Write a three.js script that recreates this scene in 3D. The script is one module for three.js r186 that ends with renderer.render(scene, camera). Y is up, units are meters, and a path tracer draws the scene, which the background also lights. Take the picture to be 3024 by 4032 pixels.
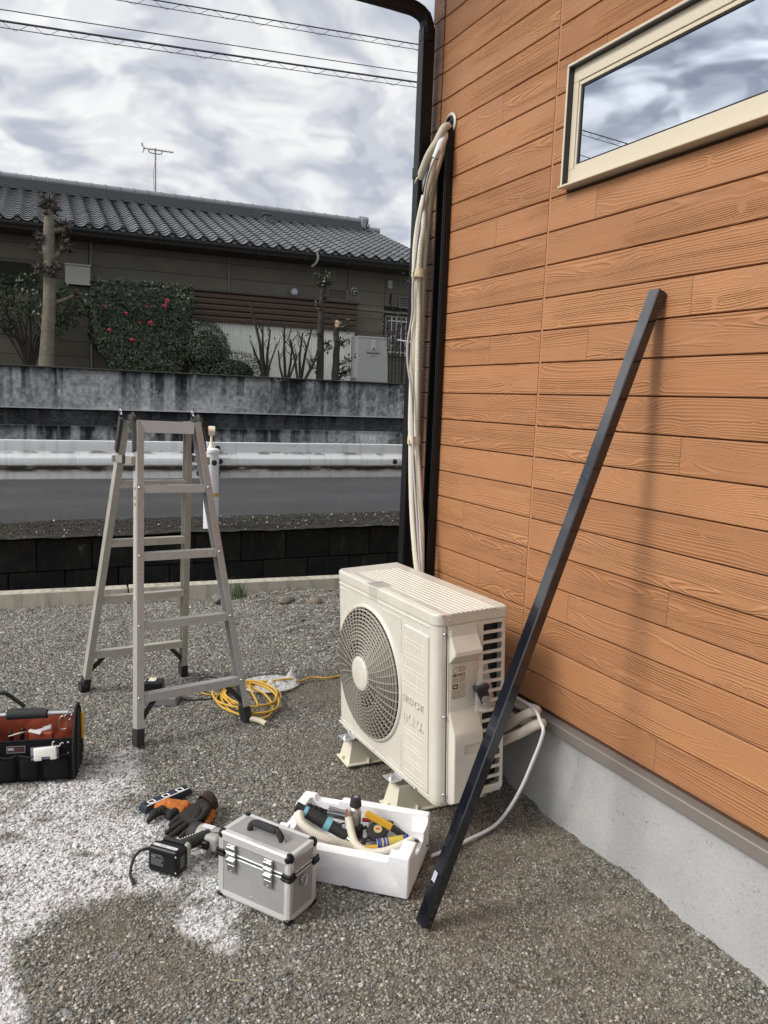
import * as THREE from 'three';
import { RoundedBoxGeometry } from 'three/addons/geometries/RoundedBoxGeometry.js';
import { MarchingCubes } from 'three/addons/objects/MarchingCubes.js';
import { mergeGeometries, mergeVertices, toCreasedNormals } from 'three/addons/utils/BufferGeometryUtils.js';
import { FontLoader } from 'three/addons/loaders/FontLoader.js';
import { TextGeometry } from 'three/addons/geometries/TextGeometry.js';
import { Brush, Evaluator, SUBTRACTION } from 'three-bvh-csg';

// ---------------------------------------------------------------- camera, sky, sun, exposure
const scene = new THREE.Scene();
const camera = new THREE.PerspectiveCamera(64.716, 768 / 1024, 0.05, 600);
camera.position.set(-1.788, 1.5, 2.442);
camera.rotation.order = 'YXZ';
camera.rotation.set(-7.835 * Math.PI / 180, -25.861 * Math.PI / 180, 2.137 * Math.PI / 180);
const renderer = new THREE.WebGLRenderer({ antialias: true });
renderer.toneMapping = THREE.LinearToneMapping;
renderer.toneMappingExposure = 1.3;
renderer.shadowMap.enabled = true;

const SUN = new THREE.Vector3(-0.78, 0.62, -0.05).normalize();
const sun = new THREE.DirectionalLight(new THREE.Color(1, 0.95, 0.87), 1.6);
sun.position.copy(SUN).multiplyScalar(30);
sun.castShadow = true; sun.shadow.radius = 30;
sun.shadow.camera.left = sun.shadow.camera.bottom = -16; sun.shadow.camera.right = sun.shadow.camera.top = 16;
sun.shadow.camera.far = 80; sun.shadow.mapSize.set(2048, 2048);
scene.add(sun, sun.target);

// ---------------------------------------------------------------- random numbers and noise
function rng(seed) { let a = seed >>> 0; return () => { a = (a + 0x6D2B79F5) | 0; let t = Math.imul(a ^ (a >>> 15), 1 | a); t = (t + Math.imul(t ^ (t >>> 7), 61 | t)) ^ t; return ((t ^ (t >>> 14)) >>> 0) / 4294967296; }; }
const hash2 = (x, y) => { let h = Math.imul(x, 374761393) + Math.imul(y, 668265263) | 0; h = Math.imul(h ^ (h >>> 13), 1274126177); return ((h ^ (h >>> 16)) >>> 0) / 4294967296; };
const sm = (t) => t * t * (3 - 2 * t), lerp = (a, b, t) => a + (b - a) * t, clamp = (x, a = 0, b = 1) => Math.min(b, Math.max(a, x)), step = (a, b, x) => sm(clamp((x - a) / (b - a)));
function vnoise(x, y, p = 0) {        // value noise 0..1, periodic in p cells when p > 0
  const xi = Math.floor(x), yi = Math.floor(y), fx = sm(x - xi), fy = sm(y - yi), w = (i) => p ? ((i % p) + p) % p : i;
  return lerp(lerp(hash2(w(xi), w(yi)), hash2(w(xi + 1), w(yi)), fx), lerp(hash2(w(xi), w(yi + 1)), hash2(w(xi + 1), w(yi + 1)), fx), fy);
}
function fbm(x, y, o = 4, p = 0) { let s = 0, a = 0.5, n = 0; for (let i = 0; i < o; i++) { s += a * vnoise(x + i * 17 * (p ? 0 : 1), y + i * 31 * (p ? 0 : 1), p); n += a; a *= 0.5; x *= 2; y *= 2; p *= 2; } return s / n; }

// the sky: broken, rippled cloud with pale blue low on the right, brightest where the sun stands behind the cloud
{
  const w = 4096, h = 2048, d = new Float32Array(w * h * 4);
  for (let j = 0; j < h; j++) {
    const el = ((j + 0.5) / h - 0.5) * Math.PI, y = Math.sin(el), c = Math.cos(el);
    for (let i = 0; i < w; i++) {
      const az = ((i + 0.5) / w - 0.5) * 2 * Math.PI, x = c * Math.cos(az), z = c * Math.sin(az), o = (j * w + i) * 4;
      let r, g, b;
      if (y < -0.02) { r = 0.16; g = 0.155; b = 0.15; } else {
        const q = 3.2 / (Math.max(y, 0) + 0.28), px = x * q, pz = z * q;
        const wx = fbm(px * 1.1 + 3, pz * 1.1 + 9, 3), wz = fbm(px * 1.1 + 40, pz * 1.1 + 2, 3);
        let n = 0.52 * fbm(px * 1.5 + wx * 2.6 + 11, pz * 2.3 + wz * 2.2 + 5, 4) + 0.48 * fbm(px * 3.3 + wx * 3.4 + 1, pz * 4.4 + wz * 3 + 8, 4);
        const rip = 0.5 + 0.5 * Math.sin((px * 1.9 + pz * 1.5) * 2.6 + wx * 10 + wz * 6);
        n = n * 0.80 + rip * 0.20;
        const m = 0.72 * step(0.37, 0.62, n) + 0.28 * step(0.36, 0.64, fbm(px * 6 + wx * 5, pz * 8 + wz * 5, 4)), toSun = x * SUN.x + y * SUN.y + z * SUN.z;
        const glow = Math.exp(-Math.pow(Math.acos(clamp(toSun, -1, 1)) / 0.62, 2));
        r = lerp(0.365, 0.71, m); g = lerp(0.395, 0.71, m); b = lerp(0.465, 0.715, m);
        const blue = step(0.60, 0.80, 0.6 * fbm(px * 0.55 + 21.3, pz * 0.55 + 4.1, 3) + 0.36 * step(0.25, 0.60, x) * step(0.75, 0.25, y) + 0.13) * (1 - m * 0.8);
        r = lerp(r, 0.42, blue * 0.7); g = lerp(g, 0.56, blue * 0.7); b = lerp(b, 0.78, blue * 0.7);
        const k = 1 + glow * (0.8 + 4.0 * m);
        r *= k * (1 + 0.04 * glow); g *= k; b *= k * (1 - 0.05 * glow);
        const hz = Math.exp(-y * 9); r = lerp(r, 0.66, hz * 0.5); g = lerp(g, 0.69, hz * 0.5); b = lerp(b, 0.74, hz * 0.5);
      }
      d[o] = r; d[o + 1] = g; d[o + 2] = b; d[o + 3] = 1;
    }
  }
  const t = new THREE.DataTexture(d, w, h, THREE.RGBAFormat, THREE.FloatType);
  t.mapping = THREE.EquirectangularReflectionMapping; t.magFilter = THREE.LinearFilter; t.minFilter = THREE.LinearFilter; t.needsUpdate = true;
  scene.background = t; scene.environment = t;
}

// ---------------------------------------------------------------- geometry helpers
const PI = Math.PI, V = (x, y, z) => new THREE.Vector3(x, y, z), R = (d) => d * PI / 180;
function plain(g) {                  // position, normal, uv only, not indexed
  let n = g.index ? g.toNonIndexed() : g.clone();
  for (const k of Object.keys(n.attributes)) if (!['position', 'normal', 'uv', 'color'].includes(k)) n.deleteAttribute(k);
  if (!n.attributes.normal) n.computeVertexNormals();
  if (!n.attributes.uv) n.setAttribute('uv', new THREE.BufferAttribute(new Float32Array(n.attributes.position.count * 2), 2));
  n.clearGroups(); n.morphAttributes = {};
  return n;
}
const merge = (a) => a.length === 1 ? plain(a[0]) : mergeGeometries(a.map(plain), false);
const put = (g, x = 0, y = 0, z = 0, rx = 0, ry = 0, rz = 0) => { if (rx || ry || rz) g.applyMatrix4(new THREE.Matrix4().makeRotationFromEuler(new THREE.Euler(rx, ry, rz))); g.translate(x, y, z); return g; };
const box = (w, h, d, ...p) => put(new THREE.BoxGeometry(w, h, d), ...p);
const rbox = (w, h, d, r, ...p) => put(new RoundedBoxGeometry(w, h, d, 2, Math.min(r, w / 2.01, h / 2.01, d / 2.01)), ...p);
const cyl = (r0, r1, h, s, ...p) => put(new THREE.CylinderGeometry(r1, r0, h, s), ...p);   // bottom radius, top radius
const sph = (r, sx, sy, sz, ...p) => put(new THREE.SphereGeometry(r, 16, 10).scale(sx, sy, sz), ...p);
function rod(a, b, r, s = 8, r2 = r) { const d = V(0, 0, 0).subVectors(b, a), g = new THREE.CylinderGeometry(r2, r, d.length(), s); g.applyQuaternion(new THREE.Quaternion().setFromUnitVectors(V(0, 1, 0), d.clone().normalize())); g.translate((a.x + b.x) / 2, (a.y + b.y) / 2, (a.z + b.z) / 2); return g; }
function bar(a, b, w, t, side, geo) { // a box beam from a to b: w across `side`, t across the third axis
  const y = V(0, 0, 0).subVectors(b, a), l = y.length(); y.normalize();
  const x = side.clone().addScaledVector(y, -side.dot(y)).normalize(), z = V(0, 0, 0).crossVectors(x, y);
  const g = geo ? geo(w, l, t) : new RoundedBoxGeometry(w, l, t, 1, Math.min(w, t) * 0.12);
  g.applyMatrix4(new THREE.Matrix4().makeBasis(x, y, z)); g.translate((a.x + b.x) / 2, (a.y + b.y) / 2, (a.z + b.z) / 2); return g;
}
function tube(pts, r, rs = 10, n = 0, closed = false) { const c = new THREE.CatmullRomCurve3(pts.map((p) => p.isVector3 ? p : V(...p)), closed, 'centripetal'); return new THREE.TubeGeometry(c, n || Math.max(12, pts.length * 6), r, rs, closed); }
function ribbed(pts, r, pitch, amp, rs = 12) { // a corrugated hose
  const c = new THREE.CatmullRomCurve3(pts.map((p) => V(...p)), false, 'centripetal'), L = c.getLength(), n = Math.ceil(L / pitch * 4), g = new THREE.TubeGeometry(c, n, r, rs, false), p = g.attributes.position;
  for (let i = 0; i <= n; i++) { const o = c.getPointAt(i / n), k = 1 + amp * ((i % 4 < 2) ? 1 : -1) / r * 0.5; for (let j = 0; j <= rs; j++) { const q = i * (rs + 1) + j; p.setXYZ(q, o.x + (p.getX(q) - o.x) * k, o.y + (p.getY(q) - o.y) * k, o.z + (p.getZ(q) - o.z) * k); } }
  g.computeVertexNormals(); return g;
}
function lathe(pts, s, ...p) { return put(new THREE.LatheGeometry(pts.map((q) => new THREE.Vector2(q[0], q[1])), s), ...p); }
function poly(pts, depth, bevel = 0, holes = [], seg = 2) {
  const s = new THREE.Shape(pts.map((q) => new THREE.Vector2(q[0], q[1]))); for (const h of holes) s.holes.push(h);
  return new THREE.ExtrudeGeometry(s, { depth, bevelEnabled: bevel > 0, bevelSize: bevel, bevelThickness: bevel, bevelOffset: -bevel, bevelSegments: seg, curveSegments: 24 });
}
function rrect(w, h, r, x = 0, y = 0, k = 6) { const a = []; for (const [cx, cy, s] of [[x + w - r, y + h - r, 0], [x + r, y + h - r, 1], [x + r, y + r, 2], [x + w - r, y + r, 3]]) for (let i = 0; i <= k; i++) { const t = (s + i / k) * PI / 2; a.push([cx + r * Math.cos(t), cy + r * Math.sin(t)]); } return a; }
function metric(g, s = 1, ox = 0, oy = 0) { // box-projected uv in metres times s
  g = plain(g); const p = g.attributes.position, n = g.attributes.normal, u = g.attributes.uv;
  for (let i = 0; i < p.count; i++) {
    const x = Math.abs(n.getX(i)), y = Math.abs(n.getY(i)), z = Math.abs(n.getZ(i));
    if (y > x && y > z) u.setXY(i, p.getX(i) * s + ox, -p.getZ(i) * s + oy); else if (x > z) u.setXY(i, p.getZ(i) * s + ox, p.getY(i) * s + oy); else u.setXY(i, p.getX(i) * s + ox, p.getY(i) * s + oy);
  }
  return g;
}
const ev = new Evaluator(); ev.useGroups = false;
function cut(a, list) { let m = new Brush(plain(a)); m.updateMatrixWorld(); for (const g of list) { const b = new Brush(plain(g)); b.updateMatrixWorld(); m = ev.evaluate(m, b, SUBTRACTION); } return toCreasedNormals(plain(m.geometry), 0.6); }

// ---------------------------------------------------------------- things and parts
const used = new Map();
const numbered = (n) => { const k = used.get(n) ?? 0; used.set(n, k + 1); return k ? n + '_' + String(k).padStart(3, '0') : n; };
function tag(o, label, category, group) { o.userData.label = label; o.userData.category = category; if (group) o.userData.group = group; return o; }
function thing(name, label, category, p = [0, 0, 0], ry = 0, group) { const o = new THREE.Group(); o.name = numbered(name); o.position.set(...p); o.rotation.y = ry; tag(o, label, category, group); scene.add(o); return o; }
function part(parent, name, geos, material, label) { const m = new THREE.Mesh(Array.isArray(geos) ? merge(geos) : geos, material); m.name = name; m.castShadow = m.receiveShadow = true; if (label) m.userData.label = label; parent.add(m); return m; }
function solo(name, label, category, geos, material, p, ry, group) { const m = part(scene, numbered(name), geos, material); tag(m, label, category, group); if (p) m.position.set(...p); if (ry) m.rotation.y = ry; return m; }
function struct(name, geos, material, parent = scene) { const m = part(parent, numbered(name), geos, material); m.userData.kind = 'structure'; return m; }
const font = await new FontLoader().loadAsync('fonts/droid/droid_sans_bold.typeface.json');
const fontR = await new FontLoader().loadAsync('fonts/droid/droid_sans_regular.typeface.json');
function text(s, size, depth, f = font) { const g = new TextGeometry(s, { font: f, size, depth, curveSegments: 3, bevelEnabled: false }); g.computeBoundingBox(); return g; }

// ---------------------------------------------------------------- textures and materials
function dtex(w, h, fn, { srgb = false, rx = 1, ry = 1 } = {}) {
  const d = new Uint8Array(w * h * 4);
  for (let j = 0; j < h; j++) for (let i = 0; i < w; i++) { const c = fn(i / w, j / h, i, j), o = (j * w + i) * 4; if (typeof c === 'number') { d[o] = d[o + 1] = d[o + 2] = clamp(c) * 255; } else { d[o] = clamp(c[0]) * 255; d[o + 1] = clamp(c[1]) * 255; d[o + 2] = clamp(c[2]) * 255; } d[o + 3] = 255; }
  const t = new THREE.DataTexture(d, w, h); t.wrapS = t.wrapT = THREE.RepeatWrapping; t.magFilter = THREE.LinearFilter; t.minFilter = THREE.LinearMipmapLinearFilter; t.repeat.set(rx, ry);
  if (srgb) t.colorSpace = THREE.SRGBColorSpace; t.needsUpdate = true; return t;
}
function ctex(w, h, draw) { const c = document.createElement('canvas'); c.width = w; c.height = h; draw(c.getContext('2d'), w, h); const t = new THREE.CanvasTexture(c); t.colorSpace = THREE.SRGBColorSpace; return t; }
const rgb = (r, g, b) => new THREE.Color().setRGB(r, g, b);
const M = (c, roughness = 0.6, o = {}) => new THREE.MeshStandardMaterial({ color: Array.isArray(c) ? rgb(...c) : c, roughness, ...o });
const P = (c, roughness = 0.6, o = {}) => new THREE.MeshPhysicalMaterial({ color: Array.isArray(c) ? rgb(...c) : c, roughness, ...o });
const grit = dtex(512, 512, (u, v) => 0.55 * fbm(u * 24, v * 24, 4, 24) + 0.45 * vnoise(u * 256, v * 256, 256));          // mineral grain, 1 m when uv is metres
const smudge = dtex(512, 512, (u, v) => { const n = fbm(u * 6, v * 6, 5, 6), s = vnoise(u * 40, v * 40, 40); return 0.965 + 0.05 * (n - 0.5) + 0.02 * (s - 0.5); }, { srgb: true });
const wear = dtex(512, 512, (u, v) => 0.30 + 0.5 * fbm(u * 9, v * 9, 5, 9));
const mat = {
  cream: M([0.68, 0.645, 0.56], 0.42, { map: smudge, roughnessMap: wear }),
  creamSoft: M([0.66, 0.625, 0.52], 0.75), block: M([0.66, 0.62, 0.49], 0.6, { bumpMap: grit, bumpScale: 0.0006 }),
  black: P([0.010, 0.010, 0.011], 0.34, { specularIntensity: 0.55 }), blackMatt: M([0.018, 0.018, 0.019], 0.65, { bumpMap: grit, bumpScale: 0.0008 }),
  rubber: M([0.02, 0.02, 0.02], 0.8), dark: M([0.02, 0.021, 0.022], 0.7), grille: M([0.40, 0.37, 0.31], 0.5),
  steel: M([0.52, 0.52, 0.53], 0.36, { metalness: 1 }), zinc: M([0.7, 0.71, 0.73], 0.33, { metalness: 1 }),
  alu: M([0.43, 0.42, 0.405], 0.55, { metalness: 0.12, roughnessMap: wear, map: smudge }), aluBack: M([0.44, 0.425, 0.375], 0.55, { metalness: 0.12, roughnessMap: wear, map: smudge }),
  caseAlu: M([0.66, 0.655, 0.64], 0.42, { metalness: 0.35, roughnessMap: wear }), casePanel: M([0.36, 0.357, 0.345], 0.6, { metalness: 0.2, map: smudge }),
  white: M([0.80, 0.81, 0.83], 0.4), foam: M([0.86, 0.86, 0.87], 0.75, { bumpMap: grit, bumpScale: 0.0012 }), copper: M([0.85, 0.42, 0.25], 0.3, { metalness: 1 }),
  orange: M([0.78, 0.20, 0.03], 0.8), yellow: M([0.72, 0.42, 0.04], 0.5), teal: M([0.19, 0.47, 0.56], 0.5), red: M([0.45, 0.04, 0.03], 0.5),
};
// ---------------------------------------------------------------- gravel lot
const gauss = (x, z, cx, cz, rx, rz = rx) => Math.exp(-(((x - cx) / rx) ** 2 + ((z - cz) / rz) ** 2));
function powder(x, z) {              // white powder spilled over the stones
  let m = 0;
  for (const [cx, cz, rx, rz, a] of [[-1.55, -0.62, 0.20, 0.26, 0.8], [-1.36, -0.72, 0.10, 0.26, 0.6], [-1.68, -0.30, 0.24, 0.30, 0.9], [-1.46, -0.25, 0.17, 0.22, 0.9], [-1.35, -0.02, 0.16, 0.15, 1.0], [-1.62, -0.06, 0.24, 0.16, 1.0], [-1.82, 0.08, 0.16, 0.14, 1.0], [-1.86, 0.40, 0.10, 0.26, 1.15], [-1.30, 0.32, 0.075, 0.10, 1.0], [-1.23, 0.20, 0.08, 0.16, 0.7], [-1.25, 0.43, 0.06, 0.05, 0.7], [-1.95, -0.7, 0.22, 0.5, 0.7]]) m = Math.max(m, a * gauss(x, z, cx, cz, rx, rz));
  for (const [cx, cz, rx, rz, a] of [[-1.50, 0.22, 0.11, 0.075, 1.1], [-1.60, 0.31, 0.12, 0.08, 1.1], [-1.50, 0.45, 0.16, 0.12, 1.2], [-1.68, 0.33, 0.07, 0.08, 0.8], [-1.665, -0.455, 0.045, 0.03, 0.7], [-1.77, -0.38, 0.06, 0.04, 0.6], [-1.57, -0.18, 0.05, 0.03, 0.5]]) m -= a * gauss(x, z, cx, cz, rx, rz);
  m += 0.55 * (fbm(x * 9 + 70, z * 9 + 30, 4) - 0.5);
  m += 0.22 * (fbm(x * 45, z * 45, 2) - 0.5);
  return 0.96 * step(0.06, 0.64, m);
}
function dusty(x, z) {               // fine tan grit where the lot was dug over
  let m = 0;
  for (const [cx, cz, r, a] of [[-0.56, -0.65, 0.28, 0.7], [-0.48, -0.2, 0.3, 1], [-0.30, 0.25, 0.35, 1], [-0.1, 0.2, 0.3, 1], [-0.5, 0.62, 0.3, 0.7], [-0.25, 0.8, 0.35, 0.8], [-0.25, -1.3, 0.35, 0.7], [-1.53, 0.24, 0.11, 0.8], [-1.46, 0.45, 0.2, 0.5], [-0.9, 0.75, 0.2, 0.3], [-0.05, -0.5, 0.4, 1]]) m = Math.max(m, a * gauss(x, z, cx, cz, r));
  return clamp(m + 0.5 * (fbm(x * 5 + 3, z * 5 + 8, 4) - 0.5));
}
const lotY = (x, z) => 0.012 * (fbm(x * 2.2 + 5, z * 2.2 + 1, 3) - 0.5) + 0.008 * (fbm(x * 14, z * 14, 3) - 0.5) + 0.034 * step(-0.30, 0.02, x) * (0.5 + 1.7 * (fbm(x * 4, z * 11 + 20, 4) - 0.32)) * step(2.2, 0.2, z) - 0.004;
{
  const xs = [-60, -25, -12, -7, -5], zs = [];
  for (let x = -4; x <= 1.5; x += 0.02) xs.push(x);
  xs.push(6, 20, 60);
  for (let z = -3.62; z <= 2.6; z += 0.02) zs.push(z);
  zs.push(3, 4, 7, 14, 30, 80);
  const pos = [], uv = [], idx = [];
  for (const z of zs) for (const x of xs) { const f = x > -4.01 && x < 1.51 && z < 2.61; pos.push(x, f ? lotY(x, z) : -0.004, z); uv.push((x + 4.2) / 5, (z + 3.6) / 6); }
  for (let j = 0; j < zs.length - 1; j++) for (let i = 0; i < xs.length - 1; i++) { const a = j * xs.length + i, b = a + 1, c = a + xs.length, d = c + 1; idx.push(a, c, b, b, c, d); }
  const g = new THREE.BufferGeometry(); g.setAttribute('position', new THREE.Float32BufferAttribute(pos, 3)); g.setAttribute('uv', new THREE.Float32BufferAttribute(uv, 2)); g.setIndex(idx); g.computeVertexNormals();
  const W = 2048, H = 2048, tone = (u, v) => {
    const x = u * 5 - 4.2, z = v * 6 - 3.6, p = powder(x, z), d = dusty(x, z), n = vnoise(x * 160, z * 160), f = fbm(x * 40, z * 40, 3), big = fbm(x * 3, z * 3, 3);
    let l = 0.27 + 0.30 * n * f + 0.16 * (f - 0.5) + 0.12 * (big - 0.5);
    let c = [l * 1.04, l, l * 0.87];
    const t = 0.34 + 0.16 * (f - 0.5) + 0.1 * (n - 0.5) + 0.1 * (big - 0.5); c = [lerp(c[0], t * 1.06, d), lerp(c[1], t * 0.99, d), lerp(c[2], t * 0.86, d)];
    const w = p * (0.55 + 0.45 * step(0.3, 0.55, f)); return [lerp(c[0], 0.81, w), lerp(c[1], 0.81, w), lerp(c[2], 0.81, w)];
  };
  const map = dtex(W, H, tone, { srgb: true }), bump = dtex(1024, 1024, (u, v) => 0.6 * vnoise(u * 600, v * 700) + 0.4 * fbm(u * 150, v * 180, 3));
  struct('gravel_ground', g, M(0xffffff, 0.95, { map, bumpMap: bump, bumpScale: 0.006 }));
}
{ // the loose stones themselves
  const r = rng(7), kinds = [];
  for (let k = 0; k < 5; k++) {
    const g = new THREE.IcosahedronGeometry(1, k < 2 ? 1 : 0), p = g.attributes.position, key = new Map();
    for (let i = 0; i < p.count; i++) { const q = [p.getX(i), p.getY(i), p.getZ(i)].map((v) => v.toFixed(3)).join(); if (!key.has(q)) key.set(q, 0.72 + 0.5 * r()); const s = key.get(q); p.setXYZ(i, p.getX(i) * s, p.getY(i) * s, p.getZ(i) * s); }
    g.computeVertexNormals(); kinds.push(plain(g));
  }
  const lists = kinds.map(() => []), o = new THREE.Object3D(), cx = -1.788, cz = 2.442;
  const N = 760000; let made = 0;
  for (let n = 0; n < N; n++) {
    const x = -3.2 + 4.5 * r(), z = -3.46 + 5.0 * r();
    const dz = cz - z, lim = cx - 0.12 - dz * 0.14, lim2 = cx + 0.7 + dz * 1.15;
    if (x < lim - 0.35 || x > lim2 || dz < 0.9 || (x > 0.03 && z > -0.95)) continue;
    const near = clamp(1 - (dz - 1.2) / 4), d = dusty(x, z);
    if (r() < 0.35 * (1 - near) || r() < d * 0.35) continue;
    const p = powder(x, z); let s = (0.0023 + 0.0040 * Math.pow(r(), 1.8) + (r() < 0.025 ? 0.0055 * r() : 0)) * (1 - 0.45 * d) * (1.2 - 0.36 * near);
    if (p > 0.5 && r() < 0.35) continue;
    let l, c;
    const q = r(); l = q < 0.08 ? 0.36 + 0.2 * r() : q < 0.26 ? 0.075 + 0.05 * r() : 0.125 + 0.17 * r(); const tint = r();
    c = tint < 0.6 ? [l * 1.03, l * 0.99, l * 0.86] : tint < 0.8 ? [l * 0.96, l * 0.99, l * 0.98] : [l * 1.12, l * 0.98, l * 0.78];
    if (d > 0.2) { const k = Math.min(1, d) * 0.6; c = [lerp(c[0], 0.235, k), lerp(c[1], 0.205, k), lerp(c[2], 0.155, k)]; }
    if (p > 0.05) { const k = p * (r() < 0.66 ? 0.62 + 0.38 * r() : 0.25 * r()); c = c.map((v) => lerp(v, 0.74, k)); }
    lists[Math.floor(r() * kinds.length)].push([x, lotY(x, z) + s * 0.25, z, s, r() * 6.28, (r() - 0.5) * 1.1, (r() - 0.5) * 1.1, 0.75 + 0.7 * r(), 0.42 + 0.38 * r(), c]); made++;
  }
  const top = new THREE.Group(); top.name = numbered('gravel'); top.userData.kind = 'stuff'; tag(top, 'loose grey crushed gravel dusted with white powder across the lot', 'gravel'); scene.add(top);
  const m = M(0xffffff, 0.9), col = new THREE.Color();
  kinds.forEach((g, k) => {
    const I = new THREE.InstancedMesh(g, m, lists[k].length); I.name = 'stones'; I.userData.kind = 'stuff'; I.castShadow = I.receiveShadow = true;
    lists[k].forEach((a, i) => { o.position.set(a[0], a[1], a[2]); o.rotation.set(a[5], a[4], a[6]); o.scale.set(a[3] * a[7], a[3] * a[8], a[3]); o.updateMatrix(); I.setMatrixAt(i, o.matrix); col.setRGB(...a[9]); I.setColorAt(i, col); });
    top.add(I);
  });
}

// ---------------------------------------------------------------- the near house: siding, corner, trim, footing, window, gutter
const G0 = 0.11375, TOP = 2.794;       // height of one siding course; height of course line 0
let grainTex, grainCol;
{
  const S = 2048, K = 512, F = new Float32Array(K * K), flat = new Float32Array(K * K).fill(1), r = rng(21), L = 2.0; // a 2 m square
  for (let j = 0; j < K; j++) for (let i = 0; i < K; i++) { const u = i / K, v = j / K; F[j * K + i] = 0.030 * (fbm(u * 3, v * 18, 3, 3) - 0.5) * 1.0 + 0.008 * (fbm(u * 9, v * 40, 2, 9) - 0.5); }
  const splat = (cu, cv, ru, rv, f) => { const a = Math.ceil(ru / L * K * 2.6), b = Math.ceil(rv / L * K * 2.6), ci = Math.round(cu / L * K), cj = Math.round(cv / L * K); for (let j = -b; j <= b; j++) for (let i = -a; i <= a; i++) { const q = (((cj + j) % K + K) % K) * K + (((ci + i) % K + K) % K); f(q, i * L / K / ru, j * L / K / rv); } };
  for (let n = 0; n < 46; n++) { const cu = r() * L, cv = r() * L, h = (0.022 + 0.024 * r()) * (r() < 0.5 ? 1 : -1), ru = 0.10 + 0.16 * r(), rv = 0.016 + 0.014 * r(); splat(cu, cv, ru, rv, (q, x, y) => { F[q] += h * Math.exp(-x * x - y * y); }); }
  for (let n = 0; n < 150; n++) { const cu = r() * L, cv = r() * L, a = 0.008 + 0.012 * r(); splat(cu, cv, a * 1.6, a * 1.6, (q, x, y) => { F[q] += Math.sign(y) * 0.012 * Math.exp(-(x * x) * 1.2 - Math.abs(y) * 1.6) * Math.min(1, Math.abs(y) * 3); }); splat(cu, cv, a * 0.75, a * (0.9 + 0.7 * r()), (q, x, y) => { const d = x * x + y * y; flat[q] *= step(0.55, 1.25, d); }); }
  const bl = (A, u, v) => { const x = u * K, y = v * K, i = Math.floor(x), j = Math.floor(y), fx = x - i, fy = y - j, w = (a) => ((a % K) + K) % K; return lerp(lerp(A[w(j) * K + w(i)], A[w(j) * K + w(i + 1)], fx), lerp(A[w(j + 1) * K + w(i)], A[w(j + 1) * K + w(i + 1)], fx), fy); };
  const hgt = (u, v) => {
    const f = v * L + bl(F, u, v), ph = (f / 0.0074) + 0.9 * fbm(u * 6, v * 60, 2, 6) + 0.55 * Math.sin(f * 60), t = ph - Math.floor(ph), id = Math.floor(ph);
    const amp = (0.25 + 0.75 * hash2(((id % 210) + 210) % 210, 5)) * bl(flat, u, v) * (0.3 + 0.9 * step(0.3, 0.6, fbm(u * 8, v * 40, 3, 8)));
    const prof = t < 0.7 ? Math.pow(t / 0.7, 2.2) : 1 - sm((t - 0.7) / 0.3);
    return [prof * amp, bl(flat, u, v)];
  };
  const raw = new Float32Array(S * S);
  for (let j = 0; j < S; j++) for (let i = 0; i < S; i++) raw[j * S + i] = hgt((i + 0.5) / S, (j + 0.5) / S)[0];
  grainTex = dtex(S, S, (u, v, i, j) => 0.08 + 0.8 * raw[j * S + i] + 0.06 * vnoise(u * 500, v * 500, 500));
  grainCol = dtex(1024, 1024, (u, v, i, j) => { const h = raw[(j * 2) * S + i * 2], n = fbm(u * 5, v * 9, 4, 5); const k = 0.93 + 0.07 * (n - 0.5) * 2 - 0.05 * (1 - h); return [k, k * (0.995 + 0.01 * n), k]; }, { srgb: true });
}
const siding = M([0.50, 0.226, 0.095], 0.62, { map: grainCol, bumpMap: grainTex, bumpScale: 0.0033 });
const sidings = [siding, M([0.475, 0.212, 0.088], 0.62, { map: grainCol, bumpMap: grainTex, bumpScale: 0.0033 }), M([0.52, 0.240, 0.103], 0.6, { map: grainCol, bumpMap: grainTex, bumpScale: 0.0033 })];
const sidingCorner = M([0.33, 0.165, 0.09], 0.55, { map: grainCol, bumpMap: grainTex, bumpScale: 0.0046 });
const grooveMat = M([0.07, 0.03, 0.016], 0.8), caulk = M([0.44, 0.195, 0.085], 0.6), frameMat = M([0.62, 0.55, 0.42], 0.45), bronze = M([0.035, 0.03, 0.03], 0.5);
const house = thing('orange_house', 'near house on the right clad in orange brown wood-grain siding', 'house');
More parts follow.
